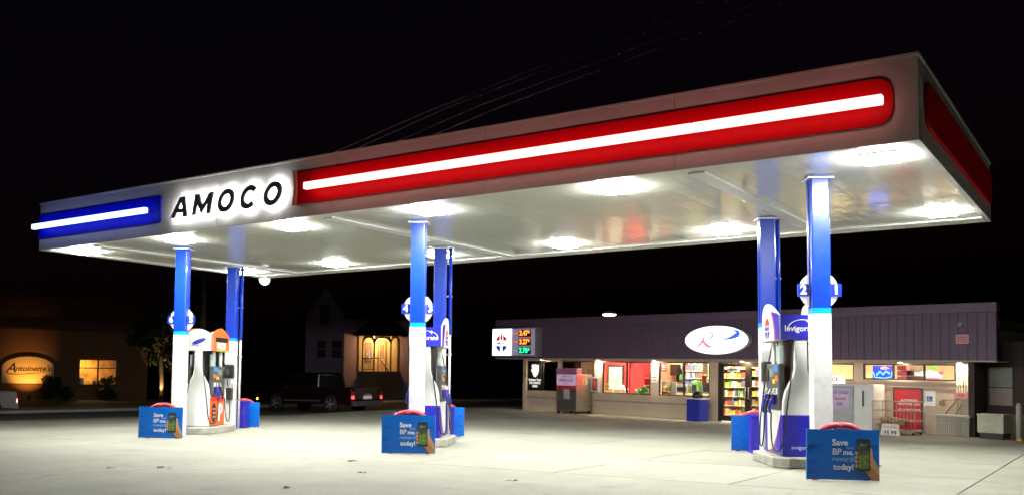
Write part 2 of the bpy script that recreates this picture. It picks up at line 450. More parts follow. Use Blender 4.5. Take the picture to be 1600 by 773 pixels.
# ---------------------------------------------------------------- pump islands
A = -.532
ISL = {'left': -19.414, 'middle': -12.010, 'right': -4.044}
YF, DD, CW = 14.959, 3.653, .145
eyv = Vector((math.sin(A), math.cos(A), 0)); exv = Vector((math.cos(A), -math.sin(A), 0))
def isl(k, t, s=0, z=0, rz=0):
    p = Vector((ISL[k], YF, 0)) + eyv * t + exv * s
    return frame(p.x, p.y, z, -A + rz)
def column(k, t, back):
    o = thing('canopy_column', 'blue and white steel column at the %s of the %s pump island' % ('back' if back else 'front', k), 'column', isl(k, t), 'columns carrying the canopy')
    prof = rrect(-CW, CW, -CW, CW, .025)
    MB().prism(prof, .002, 2.46, 'z').build('white_section', colwhite, o)
    MB().prism([(x * .998, y * .998) for x, y in prof], 2.461, 2.545, 'z').build('stripe', cyanp, o)
    MB().prism(prof, 2.546, ZB + .0, 'z').build('blue_section', bluep, o)
    for s in (-1, 1):
        box('seam_strip', bluep, o, s * (CW + .004) - .006, s * (CW + .004) + .006, -.02, .02, 2.55, ZB - .02)
    box('base_plate', curbm, o, -.2, .2, -.2, .2, .002, .022, bevel=.006)
    box('top_collar', white, o, -.2, .2, -.2, .2, ZB - .05, ZB - .022, bevel=.006)
    if back:
        MB().cyl((CW + .09, .06, .01), (CW + .09, .06, 2.5), .028, n=12).build('downpipe', colwhite, o)
        MB().cyl((CW + .09, .06, 2.5), (CW + .09, .06, ZB - .02), .045, n=12).build('downpipe', bluep, o)
        for z in (.8, 2.0, 3.4): box('pipe_clamp', grey, o, CW + .002, CW + .14, .03, .09, z, z + .04)
    return o
plates = {'left': '65', 'middle': '43', 'right': '21'}
for k in ISL:
    column(k, 0, False); column(k, DD, True)
    s = thing('pump_number_sign', 'round white pump number sign reading %s and %s on the %s front column' % (plates[k][0], plates[k][1], k), 'sign', isl(k, 0, 0, 2.83), 'pump number signs')
    MB().prism([p for p in ellipse(.30, .30, 40)], .005, .045, 'y').build('disc', emi('number disc', (1, 1, 1), .35), s, bevel=.006)
    for q, sg in ((plates[k][0], -1), (plates[k][1], 1)):
        p = MB().prism(rrect(sg * .25 - .085, sg * .25 + .085, -.098, .098, .015), -.03, .004, 'y').build('number_plate', mat('plate blue', (.006, .03, .4), .35), s)
        text('number', q, whitet, p, (sg * .25, -.034, 0), .2, offset=.007, extrude=.003)

def torch_logo(parent, loc, rot, sc=1., flat=False, gl=1.):
    """torch and oval emblem; drawn in the xz plane of a holder turned by rot"""
    e = bpy.data.objects.new('emblem', None); COL.objects.link(e); e.parent = parent; e.location = loc; e.rotation_euler = rot; e.scale = (sc, sc, sc)
    mr = emi('emblem red lit', (.8, .03, .05), gl) if flat else redp
    mb = emi('emblem blue lit', (.03, .05, .5), gl) if flat else bluedark
    def half(pts, m, nm): MB().prism(pts, -.006, 0, 'y').build(nm, m, e)
    # upper half-oval with the torch cut out
    half([(-.06, .06)] + [(x, z) for x, z in arc_pts(0, .0, .2, 105, 162, 6)], mr, 'emblem_red')
    half([(x, z) for x, z in arc_pts(0, .0, .2, 18, 75, 6)] + [(.06, .06)], mr, 'emblem_red')
    half([(-.035, -.06), (-.19, -.06)] + arc_pts(0, 0, .2, 198, 258, 6), mb, 'emblem_blue')
    half([(.19, -.06), (.035, -.06)] + arc_pts(0, 0, .2, 282, 342, 6), mb, 'emblem_blue')
    half([(-.02, .07), (.02, .07), (.04, .13), (.02, .2), (.0, .27), (-.025, .19), (-.04, .13)], mr, 'emblem_flame')
    o = text('emblem_name', 'AMOCO', mb if not flat else mat('emblem grey', (.2, .2, .25), .5), e, (0, -.006, 0), .095, rot=FRONT, offset=.003, extrude=.002)
    return e
def hose(parent, pts, r=.013):
    # smooth the control points
    P = [Vector(p) for p in pts]; out = []
    for i in range(len(P) - 1):
        p0, p1, p2, p3 = P[max(i - 1, 0)], P[i], P[i + 1], P[min(i + 2, len(P) - 1)]
        for j in range(6):
            t = j / 6
            out.append(.5 * ((2 * p1) + (p2 - p0) * t + (2 * p0 - 5 * p1 + 4 * p2 - p3) * t * t + (3 * p1 - p0 - 3 * p2 + p3) * t ** 3))
    out.append(P[-1])
    return MB().tube(out, r, 8).build('hose', rubber, parent)

def dispenser(k, prize=False):
    lab = {'left': 'fuel dispenser with orange prize topper and white bottle-shaped end, left island',
           'middle': 'fuel dispenser with blue topper seen nearly end-on, middle island',
           'right': 'fuel dispenser with blue topper and dark nozzles nearest the camera, right island'}[k]
    L2, W2, zb = .64, .31, .17
    d = thing('fuel_dispenser', lab, 'fuel pump', isl(k, 1.80, 0, 0), 'fuel dispensers under the canopy')
    lowm = white if prize else mat('dispenser blue', (.015, .012, .42), .3)
    box('cabinet', white, d, -W2 + .03, W2 - .03, -L2 + .08, L2 - .08, zb, 1.0, bevel=.02)
    # bottle-shaped end fairings
    def bottle(s):
        half = [(.31, zb), (.31, .95), (.30, 1.1), (.265, 1.25), (.2, 1.38), (.14, 1.5), (.115, 1.62), (.11, 1.8), (.11, 2.13)]
        pts = [(x, z) for x, z in half] + [(-x, z) for x, z in reversed(half)]
        y0, y1 = (-L2 + .0, -L2 + .1) if s < 0 else (L2 - .1, L2)
        o = MB().prism(pts, y0, y1, 'y').build('end_fairing', white, d, bevel=.03)
        if not prize:
            ya, yb = (-L2 - .016, -L2 + .12) if s < 0 else (L2 - .12, L2 + .016)
            c = MB().box(-W2 - .012, W2 + .012, ya, yb, zb + .01, .86).build('end_cover', lowm, o, bevel=.012)
            text('lettering', 'invigorate', whitet, c, (0, ya - .002 if s < 0 else yb + .002, .32), .09, rot=FRONT if s < 0 else (PI / 2, 0, PI), extrude=.002)
        return o
    bottle(-1); bottle(1)
    for sg, rot in ((-1, LEFT), (1, RIGHT)):
        x = sg * W2
        def sb(nm, m, y0, y1, z0, z1, d0, d1, par=d, bev=.0):
            a, b = sorted((sg * d0, sg * d1)); return box(nm, m, par, a, b, y0, y1, z0, z1, bevel=bev)
        door = sb('door', orange if prize else white, -.5, .5, zb + .03, .92, W2 - .03, W2 + .005, bev=.006)
        if prize:
            text('lettering', 'P', whitet, door, (sg * (W2 + .012), .18, .5), .62, rot=rot, offset=.02, extrude=.004)
            MB().prism([(y - .28, z) for y, z in ellipse(.16, .25, 24, 0, .52)], sg * (W2 + .006), sg * (W2 + .014), 'x').build('badge', black, door)
            for zz in (.42, .52, .62): box('badge_line', orange2, door, *sorted((sg * (W2 + .014), sg * (W2 + .018))), -.38, -.18, zz - .02, zz + .02)
            sb('red_flash', redp, -.5, .5, .82, .93, W2 + .005, W2 + .009, door)
        else:
            MB().prism([(-.5, zb + .04), (-.5, .84), (-.22, .5), (.1, .26), (.42, zb + .04)], sg * (W2 + .005), sg * (W2 + .012), 'x').build('red_sweep', redp, door)
            MB().prism([(-.5, zb + .04), (-.5, .78), (-.25, .45), (.05, .23), (.3, zb + .04)], sg * (W2 + .012), sg * (W2 + .018), 'x').build('blue_sweep', lowm, door)
        fas = sb('control_fascia', darkgrey, -.46, .46, .94, 1.72, W2 - .08, W2 + .02, bev=.02)
        sb('screen', emi('pump screen', (.5, .62, .55), .25), -.42, -.2, 1.72, 2.02, W2 - .06, W2 - .01, fas, .01)
        sb('screen_frame', grey, -.44, -.18, 1.70, 2.04, W2 - .08, W2 - .061, fas)
        sb('display', mat('lcd grey', (.25, .3, .28), .2), -.1, .2, 1.5, 1.64, W2 + .02, W2 + .028, fas)
        sb('sticker', mat('blue sticker', (.03, .2, .6), .5), -.38, -.12, 1.58, 1.7, W2 + .02, W2 + .026, fas)
        sb('sticker', orange, -.4, -.22, 1.42, 1.52, W2 + .02, W2 + .026, fas)
        sb('sticker', yellow, -.2, -.02, 1.38, 1.46, W2 + .02, W2 + .026, fas)
        sb('keypad', black, .25, .4, 1.42, 1.62, W2 + .02, W2 + .032, fas)
        for q in range(3):
            y = -.32 + q * .2
            sb('grade_button', (whitet, yellow, mat('grade blue', (.05, .1, .5), .4))[q], y - .055, y + .055, 1.2, 1.3, W2 + .02, W2 + .03, fas)
        # nozzles in their boots
        for q in range(3 if not prize else 2):
            y = -.28 + q * .24
            nz = sb('nozzle', (bluedark, black, bluedark)[q], y - .035, y + .035, 1.02, 1.2, W2 + .03, W2 + .11, bev=.015)
            a = sg * (W2 + .07)
            MB().tube([(a, y, 1.16), (a + sg * .05, y, 1.08), (a + sg * .075, y, .96), (a + sg * .06, y, .88)], .024, 8).build('handle', (mat('nozzle blue', (.02, .03, .35), .4), black, mat('nozzle blue', (.02, .03, .35), .4))[q], nz)
            MB().tube([(a, y, 1.12), (a + sg * .03, y + .01, 1.2), (a - sg * .02, y + .02, 1.29)], .014, 8).build('spout', galv, nz)
        ye = .5
        xo = sg * (W2 + .06)
        if prize or sg < 0 or k == 'middle':
            hose(d, [(sg * .12, -L2 + .02, 2.1), (sg * .16, -L2 - .04, 1.6), (sg * .26, -L2 - .05, .9), (sg * .32, -L2 - .05, .45), (sg * .36, -L2 + .05, .27), (xo + sg * .05, -.4, .3), (xo + sg * .06, -.3, .6), (xo + sg * .05, -.28, .9)])
        hose(d, [(sg * .2, L2 - .1, 2.1), (sg * .3, L2, 1.5), (sg * .4, L2, .8), (sg * .44, L2 - .1, .34), (xo + sg * .06, .4, .3), (xo + sg * .06, .24, .55), (xo + sg * .05, .2, .9)])
        for y in (-.1, .42):
            sb('upright', white, y - .08, y + .08, 1.0, 2.13, W2 - .13, W2 - .08, bev=.02)
    box('gap_shade_core', black, d, -.13, .13, -L2 + .11, L2 - .11, 1.001, 2.128)  # black box added so the gaps around the uprights look shaded
    # topper
    tp = box('topper', white, d, -W2 + .0, W2 - .0, -L2 + .0, L2 - .0, 2.13, 2.5, bevel=.01)
    for s in (-1, 1):
        y0, y1 = (-L2 - .022, -L2 - .002) if s < 0 else (L2 + .002, L2 + .022)
        if prize:
            pts = [(-.33, 2.12), (.33, 2.12), (.33, 2.55)] + [(.33 - .66 * i / 12, 2.55 + .13 * math.sin(PI * i / 12)) for i in range(1, 12)] + [(-.33, 2.55)]
            e = MB().prism(pts, y0, y1, 'y').build('topper_end', white, tp)
            MB().prism([(.17 * math.cos(2 * PI * i / 20) + .02 + .05 * math.sin(2 * PI * i / 20), 2.36 + .075 * math.sin(2 * PI * i / 20) + .04 * math.cos(2 * PI * i / 20)) for i in range(20)], y0 - .006 if s < 0 else y1, y0 if s < 0 else y1 + .006, 'y').build('swoosh', bluedark, e)
            text('lettering', 'invigorate', bluedark, e, (.02, y0 - .004 if s < 0 else y1 + .004, 2.26), .1, rot=FRONT if s < 0 else (PI / 2, 0, PI), extrude=.002, shear=.2)
            box('green_flash', mat('lime print', (.5, .5, .05), .5), e, -.325, -.24, *sorted((y0 - .003, y0 - .0005)), 2.14, 2.5)
        else:
            e = MB().box(-.33, .33, y0, y1, 2.12, 2.53).build('topper_end', mat('topper blue', (.02, .02, .42), .3), tp)
            yy = y0 - .004 if s < 0 else y1 + .004
            text('lettering', 'Invigorate', whitet, e, (0, yy, 2.3), .135, rot=FRONT if s < 0 else (PI / 2, 0, PI), extrude=.002, offset=.002)
            ar = [(.03 + .24 * math.cos(R(a)), 2.3 + .15 * math.sin(R(a))) for a in range(-10, 195, 12)]
            MB().tube([(x if s < 0 else -x, yy, z) for x, z in ar], .007, 6).build('swoosh', whitet, e)
            MB().prism([(.12 * s * -1 + x, 2.42 + z) for x, z in ((-.04, 0), (0, .012), (.01, .05), (.02, .012), (.06, 0), (.02, -.012), (.01, -.05), (0, -.012))], yy - .003, yy + .003, 'y').build('star', whitet, e)
    for sg, rot in ((-1, LEFT), (1, RIGHT)):
        xa, xb = sorted((sg * (W2 + .022), sg * (W2 + .045)))
        n = 14
        if prize:
            top = [(L2 - 2 * L2 * i / n, 2.52 + .2 * math.sin(PI * i / n)) for i in range(n + 1)]
            e = MB().prism([(-L2, 2.12), (L2, 2.12)] + top, xa, xb, 'x').build('topper_side', orange, tp)
            xe = sg * (W2 + .049)
            box('black_label', black, e, *sorted((xe, xe + sg * .004)), -.4, .5, 2.36, 2.48)
            text('lettering', 'PRIZES', whitet, e, (xe + sg * .001, .02, 2.25), .22, rot=rot, offset=.006, extrude=.003)
            box('yellow_strip', yellow, e, *sorted((xe, xe + sg * .003)), -.3, .62, 2.125, 2.155)
            box('pale_edge', orange2, e, *sorted((xe, xe + sg * .003)), -.63, -.56, 2.13, 2.5)
        else:
            top = [(L2 - 2 * L2 * i / n, 2.53 + .21 * (math.sin(PI * min(1, (i / n) ** .62)) ** .9) + .06 * (1 - i / n)) for i in range(n + 1)]
            e = MB().prism([(-L2, 2.12), (L2, 2.12)] + top, xa, xb, 'x').build('topper_side', white, tp)
            xe = sg * (W2 + .046)
            def swp(y0, y1, y2, m, nm, dx):
                MB().prism([(y0, 2.125), (y1, 2.125), (y1 + .02, 2.3), (y1 + .12, 2.48), (y2 + .1, 2.6), (y0, 2.5)] if False else
                           [(-L2 + .002, 2.125), (y1, 2.125), (y1 + .03, 2.3), (y1 + .14, 2.5), (y1 + .26, 2.62), (-L2 + .1, 2.565), (-L2 + .002, 2.53)], *sorted((xe + sg * dx, xe + sg * (dx + .003))), 'x').build(nm, m, e)
            swp(0, -.30, 0, redp, 'red_sweep', 0)
            swp(0, -.40, 0, MATS['topper blue'], 'blue_sweep', .004)
            torch_logo(e, (xe + sg * .002, .22, 2.34), (0, 0, PI / 2 * sg), .9)
    return d
def island(k):
    L, W, c = 1.02, .52, .22
    pts = [(-W + c, -L), (W - c, -L), (W, -L + c), (W, L - c), (W - c, L), (-W + c, L), (-W, L - c), (-W, -L + c)]
    o = MB().prism(pts, 0.003, .17, 'z').build('island_curb', curbm, bevel=.02)
    o.matrix_world = isl(k, 1.80)
    tag(o, 'raised concrete kerb with cut corners under the %s fuel dispenser' % k, 'curb', 'pump island curbs')
for k in ISL:
    island(k); dispenser(k, k == 'left')

# ---------------------------------------------------------------- hoop guards with the rewards signs
def guard(k, t, back):
    where = ('behind the %s pump island' if back else 'in front of the %s pump island') % k
    g = thing('hoop_guard', 'red U-shaped hoop guard %s' % where, 'guard', isl(k, t), 'hoop guards at the islands')
    pts = [(-.36, .12, 0), (-.36, .12, .3), (-.36, .12, .52)] + [(-.36 * math.cos(R(a)), .12, .55 + .24 * math.sin(R(a))) for a in range(12, 91, 13)]
    pts += [(-x, y, z) for x, y, z in reversed(pts)]
    MB().tube(pts, .045, 12).build('hoop', hoopred, g)
    s = thing('rewards_sign', 'blue plastic rewards sign fixed on the hoop %s' % where, 'sign', isl(k, t, 0, 0, {'left': .03, 'middle': -.035, 'right': .015}[k] * (-1 if back else 1)) @ Matrix.Rotation({'left': .008, 'middle': -.006, 'right': .012}[k], 4, 'Y'), 'blue rewards signs on the hoops')
    W, H = .5, .73
    panel = MB()
    nseg = 10
    vs_ = []
    for sidey in (0, .028):
        for z in (.02, H + .0):
            for i in range(nseg + 1):
                x = -W + 2 * W * i / nseg
                vs_.append((x, sidey + .025 * (1 - (x / W) ** 2) * -1, z))
    n1 = nseg + 1
    f = []
    for i in range(nseg):
        f += [(i, i + 1, n1 + i + 1, n1 + i), (2 * n1 + i + 1, 2 * n1 + i, 3 * n1 + i, 3 * n1 + i + 1), (i, 2 * n1 + i, 2 * n1 + i + 1, i + 1), (n1 + i, n1 + i + 1, 3 * n1 + i + 1, 3 * n1 + i)]
    f += [(0, n1, 3 * n1, 2 * n1), (nseg, 2 * n1 + nseg, 3 * n1 + nseg, n1 + nseg)]
    panel.add(vs_, f).build('panel', signblue, s)
    for z in (.12, .27, .5):
        for x in (-.42, .42):
            box('strap', mat('strap blue', (.0, .05, .28), .5), s, x - .06, x + .06, -.012 if abs(x) > .3 else -.03, .0, z, z + .014)
    box('edge', signblue2, s, -W - .012, -W + .002, -.004, .032, .015, H + .005)
    box('edge', signblue2, s, W - .002, W + .012, -.004, .032, .015, H + .005)
    if back: return
    yt = -.031
    kw = dict(align='LEFT', extrude=.002)
    text('lettering', 'Save', whitet, s, (-.16, yt, .545), .125, offset=.0028, **kw)
    text('lettering', 'with', palet, s, (.035, yt, .475), .062, **kw)
    text('lettering', 'BP', whitet, s, (-.16, yt, .415), .125, offset=.001, **kw)
    text('lettering', 'me.', whitet, s, (-.012, yt, .408), .105, offset=.0028, shear=.15, **kw)
    text('lettering', 'rewards', palet, s, (-.16, yt, .315), .1, offset=.0005, **kw)
    text('lettering', 'today!', whitet, s, (-.145, yt, .20), .115, offset=.0026, **kw)
    # printed hand holding a phone
    h = MB().prism([(.24, .22), (.36, .17), (.5, .02), (.5, .2), (.415, .34), (.40, .47), (.372, .48), (.36, .3)], yt + .006, yt + .011, 'y').build('printed_hand', skin, s)
    MB().prism([(.22, .165), (.3, .15), (.40, .02), (.5, .02), (.5, .1), (.36, .24)], yt + .003, yt + .0055, 'y').build('palm', skin2, h)
    ph = MB().prism(rrect(.185, .375, .15, .60, .02), yt - .002, yt + .002, 'y').build('printed_phone', black, s)
    MB().prism(rrect(.195, .365, .17, .58, .012), yt - .005, yt - .0025, 'y').build('phone_screen', phonem, ph)
    MB().prism(rrect(.215, .355, .19, .38, .03), yt - .0075, yt - .0055, 'y').build('screen_picture', phoneg, ph)
    text('lettering', 'BPme', palet, ph, (.28, yt - .006, .52), .04, extrude=.001)
    for z in (.2, .26, .32, .38):
        MB().prism(rrect(.16, .2, z, z + .045, .018), yt - .008, yt - .003, 'y').build('fingertip', skin, h)
def bin_(k, t, s_, where):
    o = thing('island_bin', 'violet plastic waste bin beside the hoop %s' % where, 'bin', isl(k, t, s_), 'violet bins at the islands')
    MB().prism(rrect(-.27, .27, -.2, .2, .05), .003, .72, 'z').build('body', violet, o, bevel=.01)
    MB().prism(rrect(-.285, .285, -.215, .215, .05), .721, .77, 'z').build('lid', violet, o, bevel=.012)
    MB().tube([(-.2, -.204, .2), (-.17, -.204, .16), (.17, -.204, .16), (.2, -.204, .2), (.2, -.204, .55)], .006, 6).build('moulding', mat('violet light', (.07, .05, .5), .4), o)
for k in ISL:
    guard(k, -1.06, False); guard(k, DD + 1.05, True)
    bin_(k, DD + .62, .03, 'behind the %s pump island' % k)
bin_('middle', -.55, -.06, 'in front of the middle pump island')
# towel box and squeegee tub on the front of the back columns
for k in ISL:
    sgn = -1 if k == 'right' else 1
    M = isl(k, DD - CW - .002, 0.0)
    if k == 'middle': continue
    o = thing('towel_dispenser', 'black paper towel dispenser on the back column of the %s island' % k, 'dispenser', M, 'towel dispensers on columns')
    MB().prism([(-.0, 1.42), (-.0, 1.78), (-.2, 1.8), (-.24, 1.74), (-.24, 1.46), (-.2, 1.42)], -.16, .16, 'x').build('case', black, o, bevel=.015)
    MB().prism([(-.02, 1.27), (-.02, 1.415), (-.17, 1.415), (-.1, 1.27)], -.1, .1, 'x').build('towel', white, o)
    box('window', darkgrey, o, -.09, .09, -.247, -.241, 1.52, 1.68)
    w = thing('squeegee_tub', 'black squeegee tub under the towel box of the %s island' % k, 'tub', M, 'squeegee tubs on columns')
    MB().prism([(0, .82), (0, 1.15), (-.2, 1.15), (-.17, .82)], -.13, .13, 'x').build('tub', black, w, bevel=.012)
    MB().cyl((-sgn * .05, -.1, 1.0), (-sgn * .22, -.12, 1.38), .012).build('squeegee_handle', darkgrey, w)


# ================================================================ store
siding = mat('mauve siding', (.13, .08, .14), .6, var=.12, scale=2, bump=.15, stretch=(1, 1, .3))
sidecap = mat('mauve cap', (.16, .09, .16), .5, var=.1)
wallm = mat('tan wall', (.62, .48, .37), .75, var=.08, scale=2, bump=.2, bscale=40, dirt=(1.5, .55, .8, (.48, .37, .28)))
soffm = mat('soffit', (.55, .48, .38), .6, var=.06)
framem = mat('bronze frame', (.035, .022, .018), .4, .3, var=.15)
pane = glassmat('clear pane', (.96, .97, .96), .06)
tint = glassmat('tinted pane', (.05, .045, .05), .06)
floorm = mat('store floor tile', (.45, .42, .36), .3, var=.1)
cream = mat('cream interior', (.72, .58, .33), .7, var=.08)
redwall = mat('red interior', (.68, .03, .035), .6, var=.08)
tube_light = emi('store ceiling light', (1, .9, .7), 52)
st = thing('convenience_store', 'low store with mauve ribbed fascia, tan walls and lit windows', 'store', SF)
FX1, FB, FT = 21.46, 2.28, 4.0
WY = .32
nb = 80
bw = FX1 / nb
side_me = MB().prism([(.002, .011), (.010, .0), (bw - .010, .0), (bw - .002, .011), (bw - .002, .06), (.002, .06)], FB, 3.72, 'z').mesh('siding_panel')
for i in range(nb):
    obj('siding_panel', side_me, siding, st, (i * bw, 0, 0))
box('fascia_backing', darkgrey, st, 0.003, FX1 - .003, .061, .2, FB + .002, 3.99)
box('fascia_cap', sidecap, st, -.02, FX1 + .02, -.03, .25, 3.723, FT, bevel=.01)
box('soffit', soffm, st, 0, FX1, .0, 1.0, FB - .04, FB - .002)
box('roof', darkgrey, st, 0.1, FX1, .26, 11, 3.3, 3.5)
box('side_wall', wallm, st, 1.54, 1.74, WY + .21, 11, 0, 3.3)
box('side_wall', wallm, st, 20.46, 20.66, WY + .21, 11, -.1, 3.3)
box('back_wall', wallm, st, 1.8, 20.66, 11, 11.2, -.1, 3.3)
# front wall round the openings: (x0,x1,sill,head)
HEAD = 2.17
ops = [(2.06, 3.90, .86), (4.14, 5.95, .86), (6.37, 8.83, .86), (9.21, 11.53, .86), (11.9, 14.35, 0), (15.2, 17.08, 1.60), (17.39, 20.29, 1.65)]
ops = [(px_(a, WY), px_(b, WY), c) for a, b, c in ops]
xprev = px_(1.80, WY)
XR = px_(20.66, WY)
for a, b, sill in ops:
    box('wall', wallm, st, xprev, a, WY, WY + .2, -.15, FB - .041)
    box('wall', wallm, st, a + .001, b - .001, WY, WY + .2, HEAD, FB - .042)
    if sill: box('wall', wallm, st, a + .001, b - .001, WY, WY + .2, -.15, sill)
    xprev = b
box('wall', wallm, st, xprev, XR, WY, WY + .2, -.2, FB - .041)
for a, b in ((1.75, 5.6), (5.7, 11.4)): box('wall_trim', mat('wall trim', (.38, .29, .23), .7), st, a, b, WY - .03, WY - .001, .52, .60)
box('wall_trim', MATS['wall trim'], st, 17.3, 20.3, WY - .03, WY - .001, 1.40, 1.46)
for a, b in ((1.56, 1.74), (3.66, 3.82)): box('pilaster', wallm, st, a, b, WY - .06, WY - .001, -.1, FB - .045)
def window(a, b, z0, z1, mull, glass, n=1):
    a, b = px_(a, WY), px_(b, WY); mull = [px_(m_, WY) for m_ in mull]
    w = bpy.data.objects.new('window', None); COL.objects.link(w); w.parent = st
    t = .045
    fm = MB()
    fm.box(a, b, WY + .02, WY + .09, z0, z0 + t).box(a, b, WY + .02, WY + .09, z1 - t, z1).box(a, a + t, WY + .02, WY + .09, z0 + t, z1 - t).box(b - t, b, WY + .02, WY + .09, z0 + t, z1 - t)
    fm.build('frame', framem, w)
    edges = [a + t] + list(mull) + [b - t]
    for m_ in mull: box('mullion', framem, w, m_ - .03, m_ + .03, WY + .02, WY + .09, z0 + t, z1 - t)
    for p, q_ in zip(edges, edges[1:]):
        MB().add([(p, WY + .055, z0 + t), (q_, WY + .055, z0 + t), (q_, WY + .055, z1 - t), (p, WY + .055, z1 - t)], [(0, 1, 2, 3)]).build('pane', glass, w)
    box('sill', wallm, w, a - .03, b + .03, WY - .05, WY + .02, z0 - .05, z0 - .002)
    return w
window(2.06, 3.90, .86, HEAD, [3.02], tint); window(4.14, 5.95, .86, HEAD, [5.1], tint)
window(6.37, 8.83, .86, HEAD, [7.62], pane); window(9.21, 11.53, .86, HEAD, [10.37], pane)
window(15.2, 17.08, 1.60, HEAD, [16.2], pane); window(17.39, 20.29, 1.65, HEAD, [18.37, 19.34], pane)
def door(a, b, hs):
    d = bpy.data.objects.new('door', None); COL.objects.link(d); d.parent = st
    t = .11
    fm = MB()
    for x0_, x1_, z0_, z1_ in ((a, a + t, .03, 2.12), (b - t, b, .03, 2.12), (a + t, b - t, .03, .22), (a + t, b - t, 2.02, 2.12)):
        fm.box(x0_, x1_, WY + .03, WY + .08, z0_, z1_)
    fm.build('frame', framem, d)
    MB().add([(a + t, WY + .055, .22), (b - t, WY + .055, .22), (b - t, WY + .055, 2.02), (a + t, WY + .055, 2.02)], [(0, 1, 2, 3)]).build('pane', pane, d)
    x = b - .06 if hs > 0 else a + .06
    MB().tube([(x, WY + .03, .85), (x, WY - .05, .88), (x, WY - .05, 1.25), (x, WY + .03, 1.28)], .014).build('handle', galv, d)
D0, D1 = px_(11.9, WY), px_(14.35, WY)
box('door_frame', framem, st, D0, D0 + .1, WY + .0, WY + .12, 0, HEAD)
box('door_frame', framem, st, D1 - .1, D1, WY + .0, WY + .12, 0, HEAD)
box('door_frame', framem, st, D0 + .101, D1 - .101, WY + .0, WY + .12, 2.125, HEAD)
door(D0 + .103, (D0 + D1) / 2 - .005, 1); door((D0 + D1) / 2 + .005, D1 - .103, -1)
# inside
box('floor', floorm, st, 1.75, 20.46, WY + .201, 10.9, -.1, .0)
box('ceiling', mat('ceiling tile', (.7, .68, .62), .8), st, 1.75, 20.46, WY + .201, 10.9, 2.75, 2.85)
box('inner_wall', cream, st, 4.3, 4.4, WY + .202, 2.4, .001, 2.749)
box('inner_wall', redwall, st, 4.4, 7.2, 2.3, 2.4, .001, 2.749)
box('inner_wall', redwall, st, 7.2, 7.27, .7, 2.4, .001, 2.749)
box('inner_wall', cream, st, 7.27, 10.3, 2.6, 2.7, .001, 2.749)
box('inner_wall', cream, st, 10.3, 20.4, 5.4, 5.5, .001, 2.749)
for k, (x, y) in enumerate(((6.6, 1.3), (7.6, 1.3), (10.0, 1.4), (11.0, 1.4), (12.4, 1.2), (13.8, 1.2), (16.4, 1.6), (18.2, 1.6), (19.6, 1.6), (14.4, 3.6))):
    l = thing('ceiling_light', 'lit fluorescent panel in the store ceiling ' + ('at the left of the red room', 'at the right of the red room', 'over the left of the coffee counter', 'over the right of the coffee counter', 'behind the left glass door', 'behind the right glass door', 'behind the ice freezer window', 'behind the neon sign', 'behind the beer sign', 'deep behind the glass doors')[k], 'ceiling light', sframe(x, y, 2.75), 'store ceiling lights')
    MB().box(-.6, .6, -.3, .3, -.03, -.001).build('housing', white, l)
    MB().box(-.56, .56, -.26, .26, -.045, -.031).build('diffuser', tube_light, l)
# soffit downlights; poster-window and mid-window ones are added to brighten the wall
for x, where in ((2.95, 'over the poster window, added to brighten the wall'), (9.0, 'between the two lit windows, added to brighten the wall'), (6.12, 'left of the lit red room'), (12.9, 'over the glass doors'), (16.0, 'over the ice freezer'), (18.6, 'over the red door'), (20.4, 'at the right-hand pipes')):
    l = thing('soffit_light', 'small round downlight under the store eave %s' % where, 'light', sframe(x, .12, FB - .041), 'downlights under the store eave')
    MB().lathe([(.09, 0), (.09, -.03), (.07, -.05), (.06, -.05)], n=14).build('ring', white, l)
    MB().lathe([(.001, -.056), (.055, -.052)], n=14).build('lens', emi('warm downlight', (1, .86, .6), 620), l)
# flood lamp on the roof edge
l = thing('roof_floodlight', 'glowing floodlight on a short post above the store fascia', 'light', sframe(6.7, .6, 4.0))
MB().cyl((0, 0, -.5), (0, 0, .1), .04).build('post', galv, l)
MB().lathe([(.06, .3), (.2, .24), (.3, .14), (.31, .12)], n=20).build('hood', grey, l)
MB().lathe([(.001, .0), (.16, .03), (.26, .09), (.28, .119)], n=20).build('lens', emi('flood lens', (1, .82, .6), 12), l)

# price sign
ps = thing('price_sign', 'lit white and grey fuel price sign at the left end of the store', 'sign', sframe(.2, -.001))
box('price_face', emi('price face', (.42, .34, .5), .3), ps, 1.17, 2.6, -.3005, -.2995, 2.4, 3.57)
box('cabinet', mat('sign cabinet', (.34, .3, .36), .5), ps, -.1, 2.75, -.298, -.002, 2.34, 3.62, bevel=.02)
wf = box('white_face', emi('white sign face', (1, 1, 1), 1.7), ps, -.06, 1.16, -.325, -.301, 2.4, 3.57)
torch_logo(wf, (.53, -.328, 2.93), (0, 0, 0), 1.9, True, .35)
amber = emi('amber digits', (1, .2, .02), 2.6); greend = emi('green digits', (.02, 1, .35), 1.7)
for i, (z, t, m_, nm, bk) in enumerate(((3.36, '2.47', amber, 'REGULAR', (.12, .01, .01)), (2.98, '3.27', amber, 'PREMIUM', (.12, .01, .01)), (2.6, '2.78', greend, 'DIESEL', (0, .06, .02)))):
    b = box('digit_board', mat('digit board %d' % (i // 2), bk, .4), ps, 1.62, 2.36, -.33, -.301, z - .155, z + .155)
    text('digits', t, m_, b, (1.93, -.335, z), .3, extrude=.003, offset=.008)
    text('digits', '9', m_, b, (2.26, -.335, z + .045), .17, extrude=.003, offset=.005)
    text('grade_name', nm, emi('grade red', (1, .1, .12), .8) if i < 2 else emi('grade green', (.05, .6, .4), .5), ps, (1.4, -.304, z), .085, extrude=.002)
